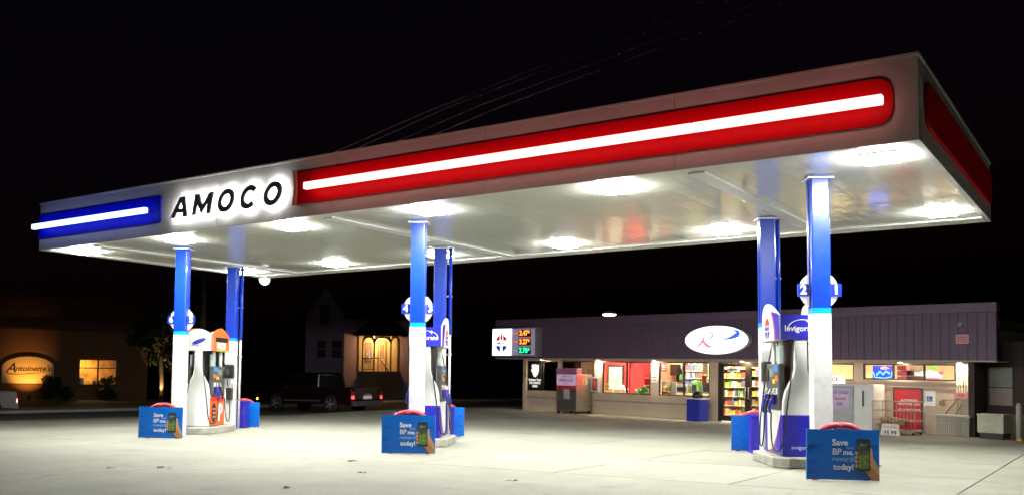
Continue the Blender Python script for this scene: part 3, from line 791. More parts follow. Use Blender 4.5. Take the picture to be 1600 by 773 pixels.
# oval sign with the script letter
ov = thing('oval_sign', 'lit white oval sign with a pink script R and blue swoosh', 'sign', sframe(11.96, -.001, 2.97))
MB().prism(ellipse(1.36, .53, 56), -.24, -.002, 'y').build('cabinet', white, ov)
MB().prism(ellipse(1.33, .5, 56), -.262, -.241, 'y').build('face', MATS['white sign face'], ov)
def ribbon(name, m, parent, pts, y):
    # pts: (x,z,width)
    Lp, Rp = [], []
    P = []
    for i in range(len(pts) - 1):
        a = [pts[max(i - 1, 0)], pts[i], pts[i + 1], pts[min(i + 2, len(pts) - 1)]]
        for j in range(5):
            t = j / 5
            P.append([.5 * (2 * a[1][c] + (a[2][c] - a[0][c]) * t + (2 * a[0][c] - 5 * a[1][c] + 4 * a[2][c] - a[3][c]) * t * t + (3 * a[1][c] - a[0][c] - 3 * a[2][c] + a[3][c]) * t ** 3) for c in range(3)])
    P.append(list(pts[-1]))
    v = []
    for i, p in enumerate(P):
        q_ = P[min(i + 1, len(P) - 1)]; o = P[max(i - 1, 0)]
        dx, dz = q_[0] - o[0], q_[1] - o[1]; l_ = math.hypot(dx, dz) or 1
        nx_, nz_ = -dz / l_ * p[2] / 2, dx / l_ * p[2] / 2
        v += [(p[0] + nx_, y, p[1] + nz_), (p[0] - nx_, y, p[1] - nz_), (p[0] + nx_, y + .004, p[1] + nz_), (p[0] - nx_, y + .004, p[1] - nz_)]
    f = []
    for i in range(len(P) - 1):
        a, b = 4 * i, 4 * i + 4
        f += [(a, b, b + 1, a + 1), (a, a + 2, b + 2, b), (a + 1, b + 1, b + 3, a + 3)]
    return MB().add(v, f).build(name, m, parent)
rp = emi('pink script', (.75, .22, .28), .8); rg = emi('grey script', (.5, .45, .47), .8); bs = emi('blue swoosh', (.05, .13, .62), .8)
ribbon('script_letter', rp, ov, [(-.46, .16, 0.043), (-.56, -.02, 0.087), (-.7, -.18, 0.072), (-.92, -.3, 0.014)], -.268)
ribbon('script_letter', rg, ov, [(-.82, .02, 0.014), (-.8, .12, 0.072), (-.66, .26, 0.043), (-.4, .3, 0.029), (-.16, .24, 0.087), (-.14, .13, 0.102), (-.32, .02, 0.043), (-.58, -.02, 0.029)], -.2685)
ribbon('script_letter', rp, ov, [(-.6, -.0, 0.072), (-.48, -.1, 0.116), (-.36, -.2, 0.116), (-.24, -.24, 0.087), (-.16, -.2, 0.014)], -.269)
ribbon('script_letter', rg, ov, [(-.34, .36, 0.014), (-.24, .35, 0.043), (-.14, .38, 0.014)], -.268)
ribbon('swoosh', bs, ov, [(.1, .0, 0.012), (.4, .02, 0.043), (.72, .1, 0.131), (.92, .2, 0.189), (.9, .3, 0.102), (.68, .34, 0.012)], -.268)
# small fixings and notices on the fascia
o = thing('fascia_notice', 'small pink notice on the fascia near its right end', 'notice', sframe(20.5, -.001, 2.92))
box('board', mat('pink notice', (.6, .35, .38), .6), o, -.19, .19, -.02, -.001, -.14, .14)
for z in (-.06, 0, .06): box('print_line', redp, o, -.14, .14, -.023, -.0205, z - .012, z + .012)
o = thing('security_camera', 'small round security camera on the fascia above the pink notice', 'camera', sframe(20.45, -.001, 3.35))
MB().lathe([(.001, -.08), (.05, -.07), (.075, -.02), (.08, .02)], n=14).build('dome', grey, o)
box('bracket', grey, o, -.06, .06, -.03, .0, .021, .05)

# tinted window poster
po = thing('window_poster', 'black window poster with white shape and PIE POINTS lettering', 'poster', sframe(2.54, WY + .01))
box('sheet', black, po, -.42, .42, 0, .006, .93, 2.1)
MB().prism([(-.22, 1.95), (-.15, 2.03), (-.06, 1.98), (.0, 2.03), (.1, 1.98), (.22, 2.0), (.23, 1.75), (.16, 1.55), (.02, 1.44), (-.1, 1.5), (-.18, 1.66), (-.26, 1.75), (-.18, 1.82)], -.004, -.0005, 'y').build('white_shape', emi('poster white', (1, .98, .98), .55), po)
for t, z in (('Redeem Your', 1.33), ('PIE POINTS', 1.19), ('HERE', 1.05)):
    text('lettering', t, MATS['poster white'], po, (0, -.003, z), .135, extrude=.002, offset=.004)
o = thing('small_notice', 'little pink and white notice on the left store pilaster', 'notice', sframe(1.92, WY - .062, 1.55))
box('sheet', MATS['pink notice'], o, -.1, .1, -.01, 0, -.1, .1)
text('lettering', 'NO', redp, o, (0, -.012, 0), .12, extrude=.001)

# vending kiosk against the wall
ik = thing('ice_vending_kiosk', 'steel vending kiosk with red and mauve header against the store wall', 'vending machine', sframe(3.86, -.72))
box('cabinet', steel, ik, 0, 1.12, 0, .95, .1, 1.62, bevel=.015)
box('header', mat('kiosk header', (.5, .16, .3), .45), ik, -.01, 1.13, -.03, .3, 1.625, 1.86, bevel=.02)
f_ = box('poster_panel', emi('kiosk poster', (.62, .42, .62), .35), ik, .03, 1.09, -.02, -.001, 1.15, 1.6)
text('lettering', 'FRESH ICE', mat('kiosk red', (.5, .03, .1), .5), f_, (.56, -.022, 1.36), .17, extrude=.002, offset=.004)
text('lettering', 'WATER  ICE', bluedark, f_, (.56, -.022, 1.52), .1, extrude=.002)
text('lettering', '24 HOURS', bluedark, f_, (.56, -.022, 1.22), .07, extrude=.002)
box('red_strip', redp, ik, .02, 1.1, -.012, -.001, 1.0, 1.13)
box('instruction_sheet', mat('kiosk sheet', (.55, .5, .55), .5), ik, .42, .75, -.014, -.001, .6, 1.0)
box('hatch', mat('kiosk hatch', (.18, .15, .16), .35, .6), ik, .1, 1.0, -.012, -.001, .2, .55)
MB().lathe([(.001, .05), (.06, .0)], n=12).build('coin_slot', galv, ik, (.2, -.012, .72), (PI / 2, 0, 0))
text('lettering', '15', mat('kiosk number', (.7, .6, .35), .5), ik, (1.123, .5, 1.3), .36, rot=RIGHT, extrude=.002, offset=.006)
for x in (.06, 1.06):
    for y in (.08, .87): box('foot', black, ik, x - .04, x + .04, y - .04, y + .04, 0, .1)
o = thing('extinguisher_cabinet', 'white fire extinguisher box on the wall beside the lit red room', 'cabinet', sframe(6.1, WY - .001, .9))
box('case', white, o, -.19, .19, -.16, 0, 0, .62, bevel=.01)
MB().lathe([(.06, .08), (.07, .12), (.07, .4), (.03, .47), (.02, .52)], n=14).build('extinguisher', redp, o, (0, -.17, 0))
box('door', darkgrey, o, -.12, .12, -.164, -.161, .06, .56)
o = thing('hours_notice', 'white opening hours notice between the two lit windows', 'notice', sframe(9.02, WY - .002, 1.6))
box('sheet', whitet, o, -.14, .14, -.008, 0, -.24, .24)
for z in (-.16, -.06, .04, .14): box('print_line', darkgrey, o, -.1, .1, -.01, -.0085, z, z + .03)
# blue litter bin
o = thing('litter_bin', 'blue litter bin with black domed lid by the store window', 'bin', sframe(11.02, -.35))
MB().prism(rrect(-.31, .31, -.28, .28, .06), .0, .80, 'z').build('body', mat('bin blue', (.01, .02, .36), .4), o, bevel=.012)
MB().prism(rrect(-.33, .33, -.3, .3, .06), .801, .84, 'z').build('rim', white, o)
MB().lathe([(.2, .84), (.21, .93), (.17, 1.03), (.08, 1.09), (.001, 1.1)], n=18).build('lid', black, o)
# ice freezer and lit sign
o = thing('ice_freezer', 'white ice freezer with grey poster door beneath the small window', 'freezer', sframe(16.1, -.55))
box('body', white, o, 0, 1.62, 0, .8, .05, 1.5, bevel=.02)
box('door', mat('freezer door', (.42, .42, .44), .35), o, .05, .98, -.035, -.001, .2, 1.42, bevel=.01)
pf = box('poster', emi('freezer poster', (.55, .42, .6), .22), o, .2, .85, -.04, -.036, .72, 1.34)
for t, z, m_ in (('ICE COLD', 1.22, bluedark), ('Natural', 1.02, redp), ('ICE', .84, bluedark)): text('lettering', t, m_, pf, (.52, -.042, z), .13, extrude=.001, offset=.003)
box('handle', darkgrey, o, 1.27, 1.31, -.06, -.001, .8, 1.3, bevel=.01)
box('plinth', black, o, .04, 1.58, .04, .76, 0, .05)
o = thing('ice_sign', 'white lit ICE sign standing on top of the ice freezer', 'sign', sframe(16.0, -.3))
b = box('case', emi('ice sign face', (1, .97, .9), .75), o, 0, .75, -.06, .06, 1.502, 1.76)
text('lettering', 'ICE', redp, b, (.45, -.063, 1.63), .17, extrude=.002, offset=.004)
# firewood cart
o = thing('wire_cart', 'galvanised wire cart holding bundles of firewood by the red door', 'cart', sframe(17.72, -1.05))
CWD, CDP, CHT = 1.3, .7, 1.0
g = MB()
for x in (0, CWD):
    for y in (0, CDP): g.cyl((x, y, .06), (x, y, CHT), .016, n=8)
for z in (.12, .42, .72, CHT):
    g.tube([(0, 0, z), (CWD, 0, z)], .01, 6).tube([(0, CDP, z), (CWD, CDP, z)], .01, 6).tube([(0, 0, z), (0, CDP, z)], .01, 6).tube([(CWD, 0, z), (CWD, CDP, z)], .01, 6)
g.build('frame', galv, o)
for i in range(1, 12): MB().cyl((CWD * i / 12, 0, .12), (CWD * i / 12, 0, CHT), .006, n=6).build('rod', galv, o)
for i in range(1, 6): MB().cyl((0, CDP * i / 6, .12), (0, CDP * i / 6, CHT), .006, n=6).build('rod', galv, o)
box('base', grey, o, 0, CWD, 0, CDP, .08, .11)
for x in (.08, CWD - .08):
    for y in (.08, CDP - .08): MB().cyl((x - .02, y, .04), (x + .02, y, .04), .04, n=12).build('castor', rubber, o)
logm = mat('firewood', (.32, .19, .09), .85, var=.5, scale=12, bump=.4)
logp = mat('split face', (.55, .38, .2), .85, var=.3, scale=20)
for i in range(16):
    x = rnd.uniform(.12, CWD - .5); y = rnd.uniform(.12, .58); z = .16 + .09 * (i // 4) + rnd.uniform(0, .02); L_ = rnd.uniform(.35, .45)
    lg = MB().prism([(0, -.06), (.06, -.03), (.055, .04), (0, .065), (-.05, .02)], 0, L_, 'x').build('firewood_log', logm if i % 3 else logp, None, bevel=.004)
    lg.matrix_world = sframe(17.72 + x, -1.05 + y, z, rnd.uniform(-.12, .12)) @ Matrix.Rotation(rnd.uniform(0, 6), 4, 'X')
    tag(lg, 'split firewood log lying in the wire cart', 'log', 'firewood logs in the cart')
o = thing('price_board', 'white floor price board reading $5.99 in front of the firewood', 'sign', sframe(18.3, -1.75, -.04, .05))
b = MB().prism([(-.29, 0), (.29, 0), (.25, .38), (-.25, .38)], -.02, 0, 'y').build('board', mat('price board', (.68, .6, .58), .6), o, rot=(-.12, 0, 0))
text('lettering', '$5.99', black, b, (0, -.022, .12), .17, extrude=.001, offset=.006)
text('lettering', 'FIREWOOD', darkgrey, b, (0, -.022, .29), .07, extrude=.001)
MB().prism([(-.25, 0), (.25, 0), (.22, .36), (-.22, .36)], .15, .17, 'y').build('stay', MATS['price board'], o, rot=(.2, 0, 0))
# red door, access sign
o = thing('red_door', 'red steel door with white lettering in the store wall', 'door', sframe(18.85, WY - .001))
box('leaf', mat('red door paint', (.62, .02, .03), .4), o, -.42, .42, -.04, 0, .12, 1.38, bevel=.006)
for t, z in (('AUTHORIZED', 1.02), ('PERSONNEL ONLY', .9), ('NO ADMITTANCE', .72)): text('lettering', t, whitet, o, (.05, -.042, z), .085, extrude=.001, offset=.002)
box('frame', darkgrey, o, .425, .46, -.05, 0, .1, 1.4); box('frame', darkgrey, o, -.46, -.425, -.05, 0, .1, 1.4); box('frame', darkgrey, o, -.46, .46, -.05, 0, 1.385, 1.42)
o = thing('access_sign', 'white parking sign with blue wheelchair symbol on the tan wall', 'sign', sframe(19.52, WY - .001, 1.1))
box('plate', whitet, o, -.17, .17, -.012, 0, -.23, .23)
sq = box('blue_square', mat('access blue', (.01, .06, .35), .5), o, -.08, .08, -.015, -.0125, -.09, .07)
MB().lathe([(.001, 0), (.016, 0)], n=10).build('head', whitet, sq, (-.02, -.016, .045), (PI / 2, 0, 0))
MB().tube([(-.02, -.016, .03), (-.015, -.016, -.02), (.03, -.016, -.02), (.045, -.016, -.065)], .007, 6).build('figure', whitet, sq)
MB().tube([(-.03, -.016, .0), (-.05, -.016, -.035), (-.03, -.016, -.068), (.005, -.016, -.06)], .006, 6).build('wheel', whitet, sq)
# slatted metal guard and the pipes
o = thing('slatted_guard', 'low grey slatted metal guard at the right end of the store', 'guard', sframe(19.72, -.18))
box('top', mat('guard grey', (.4, .37, .32), .5, .3), o, -.03, .97, -.02, .4, .56, .64, bevel=.01)
for i in range(16): box('slat', MATS['guard grey'], o, .0 + i * .06, .032 + i * .06, 0, .02, .0, .56)
box('rail', MATS['guard grey'], o, -.02, .96, .022, .05, .44, .48)
for i in range(5):
    p = thing('conduit_pipe', 'pale vertical conduit on the right end of the wall, ' + ('leftmost of five', 'second from left', 'middle of five', 'second from right', 'rightmost of five')[i], 'pipe', sframe(20.33 + i * .075, WY - .05), 'conduits on the right end of the wall')
    MB().cyl((0, 0, -.05), (0, 0, FB - .05), .024, n=10).build('pipe', mat('conduit', (.6, .55, .42), .5), p)
    for z in (.7, 1.5): box('strap', galv, p, -.03, .03, -.03, .045, z, z + .03)
o = thing('warning_sign', 'small red and white warning sign across the conduits', 'sign', sframe(20.45, WY - .09, 1.22))
box('plate', mat('pale red', (.75, .3, .3), .5), o, -.2, .2, -.01, 0, -.09, .09)
text('lettering', 'AIR', redp, o, (0, -.012, 0), .13, extrude=.001, offset=.004)
o = thing('hose_bracket', 'wall bracket and slanting brace above the slatted guard', 'bracket', sframe(19.9, WY - .002, 0))
box('cup', mat('bracket tan', (.3, .22, .14), .7), o, -.06, .06, -.12, 0, .9, 1.05)
MB().tube([(.0, -.06, 1.07), (.35, -.08, 1.09), (.55, -.08, 1.12)], .014).build('arm', MATS['bracket tan'], o)
MB().tube([(.1, -.05, .66), (.45, -.09, 1.08)], .018).build('brace', MATS['bracket tan'], o)
MB().tube([(.4, -.05, .66), (.6, -.09, .95)], .018).build('brace', MATS['bracket tan'], o)
# right end: dark fin wall, meter box, bollard
o = thing('end_wall', 'dark brown projecting wall at the right end of the store', 'wall', sframe(20.67, .1))
box('fin', mat('dark brown wall', (.035, .02, .018), .7), o, .002, .16, .0, 1.0, -.2, FB - .05)
box('infill', mat('dark brown wall', (.035, .02, .018), .7), o, .165, 1.2, 1.0, 1.1, -.2, FB + .6)
box('panel', mat('greenish panel', (.2, .21, .17), .5), o, .25, .9, .96, .999, 1.5, 2.1)
box('panel', mat('brownish panel', (.28, .2, .18), .5), o, .25, .9, .96, .999, .95, 1.47)
o = thing('storage_chest', 'pale metal chest raised on a dark base beside the store end', 'chest', sframe(20.9, -.4))
box('body', mat('chest paint', (.48, .45, .36), .5), o, 0, .72, 0, .7, .17, .68, bevel=.015)
box('lid', mat('chest paint', (.48, .45, .36), .5), o, -.02, .74, -.02, .72, .682, .72, bevel=.01)
box('base', black, o, .05, .68, .05, .65, -.15, .17)
o = thing('low_fence', 'dim low board fence right of the pale chest', 'fence', sframe(21.75, .3))
for i in range(6): box('board', mat('fence board', (.2, .18, .13), .8), o, i * .2, i * .2 + .19, 0, .03, -.2, .72)
box('rail', MATS['fence board'], o, 0, 1.2, .031, .06, .5, .58)
o = thing('yellow_bollard', 'grey and yellow bollard at the right edge of the picture', 'bollard', sframe(22.05, -.5, -.2))
MB().lathe([(.075, 0), (.075, .28)], n=14).build('band', yellow, o)
MB().lathe([(.074, .281), (.074, 1.2), (.05, 1.26), (.001, 1.28)], n=14).build('post', mat('bollard grey', (.4, .36, .3), .6), o)

# ---------------------------------------------------------------- things seen through the windows
for i, x in enumerate((6.85, 7.45, 8.05)):
    t = thing('cloth_table', 'cloth-covered table behind the window of the red room, %s' % ('left', 'middle', 'right')[i], 'table', sframe(x, 1.25))
    MB().prism(rrect(-.27, .27, -.28, .28, .06), .02, 1.06, 'z').build('cloth', mat('table cloth', (.62, .58, .48), .8, var=.1, scale=8, stretch=(1, 1, .2)), t, bevel=.03)
    MB().lathe([(.05, 1.061), (.07, 1.1), (.06, 1.18), (.02, 1.2)], n=10).build('centrepiece', whitet, t)
t = thing('inner_doorway', 'dark framed inner doorway in the red room', 'doorway', sframe(7.05, 2.29))
fm = MB().box(-.45, -.38, -.06, 0, 0, 2.05).box(.38, .45, -.06, 0, 0, 2.05).box(-.38, .38, -.06, 0, 1.98, 2.05); fm.build('frame', framem, t)
box('panel', mat('doorway grey', (.4, .38, .33), .5, var=.5, scale=5), t, -.38, .38, -.03, -.001, 0, 1.98)
def leafy(mb, c, r, n, size, rg, flat=.9):
    for _ in range(n):
        while True:
            p = Vector((rg.uniform(-1, 1), rg.uniform(-1, 1), rg.uniform(-1, 1)))
            if .25 < p.length < 1: break
        p = Vector((c[0] + p.x * r[0], c[1] + p.y * r[1], c[2] + p.z * r[2]))
        a = Vector((rg.gauss(0, 1), rg.gauss(0, 1), rg.gauss(0, .6))).normalized(); b = a.cross(Vector((rg.gauss(0, 1), rg.gauss(0, 1), rg.gauss(0, 1)))).normalized()
        s = size * rg.uniform(.6, 1.3)
        mb.add([p - a * s, p + b * s * .45, p + a * s, p - b * s * .45], [(0, 1, 2, 3)])
t = thing('potted_plant', 'bright green plant in a pot behind the red room window', 'plant', sframe(8.45, 1.0))
mb = MB(); leafy(mb, (0, 0, 1.02), (.26, .2, .16), 160, .07, rnd); mb.build('foliage', mat('house plant', (.05, .3, .05), .5, var=.4), t)
MB().lathe([(.16, .4), (.22, .85), (.23, .88)], n=16).build('pot', mat('pot', (.1, .05, .03), .6), t)
box('stand', darkgrey, t, -.2, .2, -.2, .2, 0, .4)
t = thing('snack_rack', 'small snack rack against the red partition', 'rack', sframe(8.7, 1.75))
for z in (.9, 1.2, 1.5): box('shelf', white, t, -.2, .2, -.15, .15, z, z + .03)
box('upright', darkgrey, t, .16, .2, -.15, .15, 0, 1.8)
palette = [(.6, .08, .05), (.65, .45, .06), (.1, .3, .08), (.6, .55, .45), (.5, .2, .04), (.08, .12, .35), (.45, .38, .2), (.55, .3, .3), (.15, .12, .1)]
pk = [mat('package %d' % i, c, .5, var=.35, scale=14) for i, c in enumerate(palette)]
pk_me = []
for i, m_ in enumerate(pk):
    w_, h_ = (.10, .22) if i % 3 == 0 else ((.14, .17) if i % 3 == 1 else (.08, .26))
    me = MB().prism(rrect(-w_ / 2, w_ / 2, 0, h_, .012, 2), -.06, .06, 'y').mesh('package'); me.materials.append(m_); pk_me.append((me, w_))
def shelves(x, y, w, zs, label, pklabel, grp):
    t = thing('shelf_unit', label, 'shelf', sframe(x, y))
    box('back_panel', mat('shelf back', (.35, .28, .18), .7), t, 0, w, .2, .24, .02, zs[-1] + .38)
    for s_ in (0, w - .03): box('upright', darkgrey, t, s_, s_ + .03, -.12, .2, .0, zs[-1] + .38)
    for z in zs:
        box('shelf', mat('shelf cream', (.55, .42, .25), .6), t, .031, w - .031, -.14, .199, z - .025, z)
        cx = .08
        while cx < w - .1:
            me, w_ = rnd.choice(pk_me)
            o = bpy.data.objects.new('package', me); COL.objects.link(o)
            o.matrix_world = sframe(x + cx + w_ / 2, y - .03 + rnd.uniform(-.04, .03), z + .001, rnd.uniform(-.2, .2))
            tag(o, pklabel, 'package', grp)
            cx += w_ + rnd.uniform(.01, .04)
shelves(12.02, 1.9, 1.15, (.2, .55, .9, 1.25, 1.6, 1.95), 'crowded goods shelf behind the left glass door', 'small package on the shelf behind the left glass door', 'goods behind the left glass door')
shelves(13.25, 1.75, 1.1, (.25, .6, .95, 1.3, 1.7, 2.0), 'crowded goods shelf behind the right glass door', 'small package on the shelf behind the right glass door', 'goods behind the right glass door')
shelves(9.35, 1.5, .55, (.7, 1.0), 'short display shelf at the left of the second lit window', 'small package on the short shelf in the second lit window', 'goods in the second lit window')
shelves(10.35, 2.35, 1.0, (1.25, 1.55, 1.85), 'wall shelf of goods at the back of the second lit window', 'small package on the wall shelf in the second lit window', 'goods on the wall shelf')
shelves(8.15, 2.05, .55, (.95, 1.25), 'low rack of goods in front of the red wall', 'small package on the low rack by the red wall', 'goods by the red wall')
t = thing('coffee_counter', 'counter with grey coffee machines behind the second lit window', 'counter', sframe(9.95, 1.7))
box('counter', mat('counter', (.45, .33, .2), .5), t, 0, 1.75, 0, .6, 0, .95, bevel=.01)
for i, (x, w_, h_) in enumerate(((.02, .55, .34), (.75, .3, .5), (1.25, .42, .62))):
    box('machine', (grey, mat('green machine', (.1, .25, .06), .5), mat('steel machine', (.3, .3, .32), .35, .5))[i], t, x, x + w_, .05, .5, .951, .951 + h_, bevel=.02)
    box('machine_panel', black, t, x + .05, x + w_ - .05, .03, .049, 1.02, .951 + h_ * .7)
box('red_board', redp, t, 1.35, 1.75, .5, .55, 1.5, 1.85)
box('hanging_box', framem, t, -.6, -.3, .5, .8, 1.65, 2.1)
t = thing('menu_board', 'dark board with green picture hanging in the second lit window', 'board', sframe(10.2, 2.5, 1.65))
box('board', black, t, -.2, .2, -.03, 0, -.25, .25); box('picture', mat('menu green', (.1, .3, .06), .5, var=.6), t, -.05, .17, -.036, -.031, -.2, .05)
for i, (x, z, w_, h_, m_, lab) in enumerate(((6.62, 1.12, .22, .3, yellow, 'small yellow poster low in the red room window'), (9.45, 1.95, .25, .3, redp, 'small red poster high in the second lit window'), (11.3, 1.5, .2, .34, orange, 'orange poster at the right of the second lit window'), (12.55, 1.9, .5, .14, whitet, 'white notice across the top of the left glass door'), (13.6, 1.92, .4, .12, redp, 'red notice across the top of the right glass door'))):
    p = thing('glass_poster', lab, 'poster', sframe(x, WY + .06, z))
    box('sheet', m_, p, -w_ / 2, w_ / 2, 0, .003, -h_ / 2, h_ / 2)
    for q_ in (-.25, .05, .28): box('print_line', darkgrey if m_ is not redp else whitet, p, -w_ * .36, w_ * .36, -.003, -.0005, h_ * q_ - .012, h_ * q_ + .012)
# neon signs in the right-hand band of windows
t = thing('neon_sign', 'blue and pink neon sign in the left pane of the long window', 'neon sign', sframe(18.05, WY + .25, 1.9))
nb_, npk, nc = emi('neon blue', (.05, .15, 1), 6), emi('neon pink', (1, .2, .45), 4), emi('neon cyan', (.1, .7, .9), 3)
MB().tube([(-.32, 0, .0), (-.28, 0, -.17), (.05, 0, -.2), (.27, 0, -.15), (.3, 0, .02)], .016, 6).build('tube', nb_, t)
MB().tube([(-.22, 0, -.1), (-.1, 0, .02), (.0, 0, -.08), (.1, 0, .03), (.22, 0, -.05)], .02, 6).build('tube', nc, t)
MB().tube([(-.08, 0, .12), (.05, 0, .17), (.2, 0, .12), (.05, 0, .1), (-.08, 0, .12)], .015, 6).build('tube', npk, t)
box('glow_panel', emi('neon backing', (.04, .08, .8), .7), t, -.36, .34, .03, .05, -.22, .2)  # emissive panel added to fill in the glow around the tubes
t = thing('beer_sign', 'white and pink lit sign with green badge in the right pane of the long window', 'neon sign', sframe(19.65, WY + .25, 1.88))
MB().prism([(-.28, -.12), (.22, -.14), (.24, -.05), (.05, .05), (-.1, .1), (-.26, .06)], -.02, 0, 'y').build('white_panel', emi('beer white', (1, .97, 1), 1.3), t)
MB().prism(ellipse(.08, .06, 16, .22, .02), -.03, 0, 'y').build('pink_badge', emi('beer pink', (1, .15, .25), .9), t)
MB().prism(ellipse(.11, .06, 16, -.02, .17), -.03, 0, 'y').build('green_badge', emi('beer green', (.25, .75, .05), .8), t)
box('red_strip', emi('beer red', (1, .1, .2), .9), t, -.28, .15, -.025, -.001, -.2, -.15)
t = thing('wine_shelf', 'red goods and pale boxes in the middle pane of the long window', 'shelf', sframe(18.5, 1.2, 0))
box('carcass', mat('shelf back', (.35, .28, .18), .7), t, 0, .8, .3, .33, .4, 2.2)
for z in (1.62, 1.8, 1.98): box('red_row', mat('red goods', (.35, .06, .05), .6, var=.5, scale=20), t, 0, .3, 0, .29, z, z + .14); box('shelf', grey, t, 0, .8, 0, .299, z - .02, z - .001)
box('white_box', whitet, t, .55, .8, .0, .2, 1.8, 1.95)

# ================================================================ street side
# ---- cafe with the arched sign
AF = frame(-54.476, 29.604, .1, 1.073)
def aframe(x, y, z=0, rz=0): return AF @ Matrix.Translation((x, y, z)) @ Matrix.Rotation(rz, 4, 'Z')
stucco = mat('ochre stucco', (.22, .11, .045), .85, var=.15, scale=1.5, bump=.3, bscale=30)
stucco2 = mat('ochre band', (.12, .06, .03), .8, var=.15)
cf = thing('cafe_building', 'ochre stucco cafe front with lit sign and window at the far left', 'building', AF)
H_, WIN = 6.0, (4.13, 6.25, .9, 2.46)
box('wall', stucco, cf, -14, WIN[0], .0, .3, -.1, 4.1)
box('wall', stucco, cf, WIN[1], 8.0, .0, .3, -.1, 4.1)
box('wall', stucco, cf, WIN[0] + .001, WIN[1] - .001, .0, .3, -.1, WIN[2])
box('wall', stucco, cf, WIN[0] + .001, WIN[1] - .001, .0, .3, WIN[3], 4.1)
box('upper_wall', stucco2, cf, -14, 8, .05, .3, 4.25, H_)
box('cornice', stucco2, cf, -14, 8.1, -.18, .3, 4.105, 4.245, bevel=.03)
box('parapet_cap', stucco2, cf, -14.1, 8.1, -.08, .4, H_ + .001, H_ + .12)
box('side_wall', stucco2, cf, 7.7, 8.0, .301, 10, -.1, H_)
box('roof', darkgrey, cf, -14, 7.69, .301, 10, 5.5, 5.7)
w = bpy.data.objects.new('window', None); COL.objects.link(w); w.parent = cf
t_ = .05
fm = MB(); a, b, z0, z1 = WIN
fm.box(a, b, .05, .13, z0, z0 + t_).box(a, b, .05, .13, z1 - t_, z1).box(a, a + t_, .05, .13, z0 + t_, z1 - t_).box(b - t_, b, .05, .13, z0 + t_, z1 - t_).build('frame', framem, w)
mx_ = (a + b) / 2; mz = z0 + (z1 - z0) * .66
box('mullion', framem, w, mx_ - .045, mx_ + .045, .05, .12, z0 + t_, z1 - t_)
for p, q_ in ((a + t_, mx_ - .046), (mx_ + .046, b - t_)):
    box('transom', framem, w, p, q_, .06, .11, mz - .03, mz + .03)
    for u, v in ((z0 + t_, mz - .031), (mz + .031, z1 - t_)):
        MB().add([(p, .085, u), (q_, .085, u), (q_, .085, v), (p, .085, v)], [(0, 1, 2, 3)]).build('pane', pane, w)
box('sill', stucco2, w, a - .1, b + .1, -.1, .05, z0 - .1, z0 - .002)
box('inner_wall', mat('cafe wall', (.6, .3, .06), .8, var=.5, scale=2.5), cf, 1.5, 7.6, 2.2, 2.3, 0, 4)
l = thing('pendant_lamp', 'warm lamp hanging inside the cafe window', 'lamp', aframe(4.3, 1.2, 2.6))
MB().lathe([(.001, -.1), (.1, -.08), (.16, 0), (.001, .02)], n=14).build('shade', emi('cafe lamp', (1, .66, .2), 260), l)
MB().cyl((0, 0, .02), (0, 0, 1.2), .01, n=6).build('cord', black, l)
for i, x in enumerate((2.9, 3.7, 4.6)):
    c = thing('cafe_chair', 'dark chair inside the cafe window, %s of three' % ('left', 'middle', 'right')[i], 'chair', aframe(x + .6, .9))
    box('seat', framem, c, -.2, .2, -.2, .2, .44, .48); box('backrest', framem, c, -.2, .2, .17, .2, .5, 1.15 + .2 * (i == 1))
    for sx in (-.18, .18):
        for sy in (-.18, .18): box('leg', framem, c, sx - .015, sx + .015, sy - .015, sy + .015, 0, .44)
# arched sign board
sg_ = thing('arched_sign', 'cream arched cafe sign with brown script lettering and dark border', 'sign', aframe(1.42, -.02, 0))
def arch(w, z0, zs, zt, n=16): return [(-w, z0), (w, z0)] + [(w * math.cos(PI * i / n), zs + (zt - zs) * math.sin(PI * i / n)) for i in range(n + 1)]
MB().prism(arch(1.42, .93, 1.92, 2.62), -.1, -.001, 'y').build('border', mat('sign border', (.05, .02, .015), .5), sg_)
MB().prism(arch(1.36, .99, 1.92, 2.55), -.12, -.1005, 'y').build('board', mat('cream board', (.78, .62, .30), .6, var=.05), sg_)
scr = mat('script brown', (.05, .018, .012), .5)
text('lettering', "A", scr, sg_, (-.92, -.124, 1.86), .80, extrude=.003, offset=.006, shear=.35)
text('lettering', "ntoinette's", scr, sg_, (.24, -.124, 1.84), .43, extrude=.003, offset=.010, shear=.32)
ribbon('underline', scr, sg_, [(-1.15, 1.68, .02), (-.95, 1.54, .05), (-.3, 1.53, .04), (.5, 1.6, .035), (1.1, 1.7, .01)], -.128)
def spotlamp(name, label, M, target, energy, col, size, blend=.6, group=None):
    f = thing(name, label, 'light', M, group)
    MB().cyl((0, 0, 0), (0, 0, .1), .02, n=8).build('stake', black, f)
    d = Vector(target).normalized()
    c = Vector((0, 0, .17))
    MB().cyl(c - d * .1, c + d * .1, .06, .09, n=14, caps=False).build('can', black, f)
    MB().cyl(c - d * .1, c - d * .09, .06, n=14).build('back_cap', black, f)
    MB().cyl(c + d * .05, c + d * .06, .078, n=14).build('lens', emi('spot lens %s' % name, col, 14), f)
    L_ = bpy.data.lights.new('lamp', 'SPOT'); L_.energy = energy; L_.color = col; L_.spot_size = R(size); L_.spot_blend = blend; L_.shadow_soft_size = .05
    lo = bpy.data.objects.new('lamp', L_); COL.objects.link(lo); lo.parent = f
    lo.location = c + d * .11; lo.rotation_euler = d.to_track_quat('-Z', 'Y').to_euler()
    return f
spotlamp('sign_uplight', 'small ground spotlight lighting the arched cafe sign', aframe(1.5, -1.6, .0), (-.1, 1.4, 1.35), 260, (1, .42, .09), 74, 1.)
spotlamp('tree_uplight', 'bright ground uplight at the foot of the lit tree trunk', aframe(8.62, -1.0, .0), (.12, .3, 1.4), 260, (1, .68, .28), 60, .9)
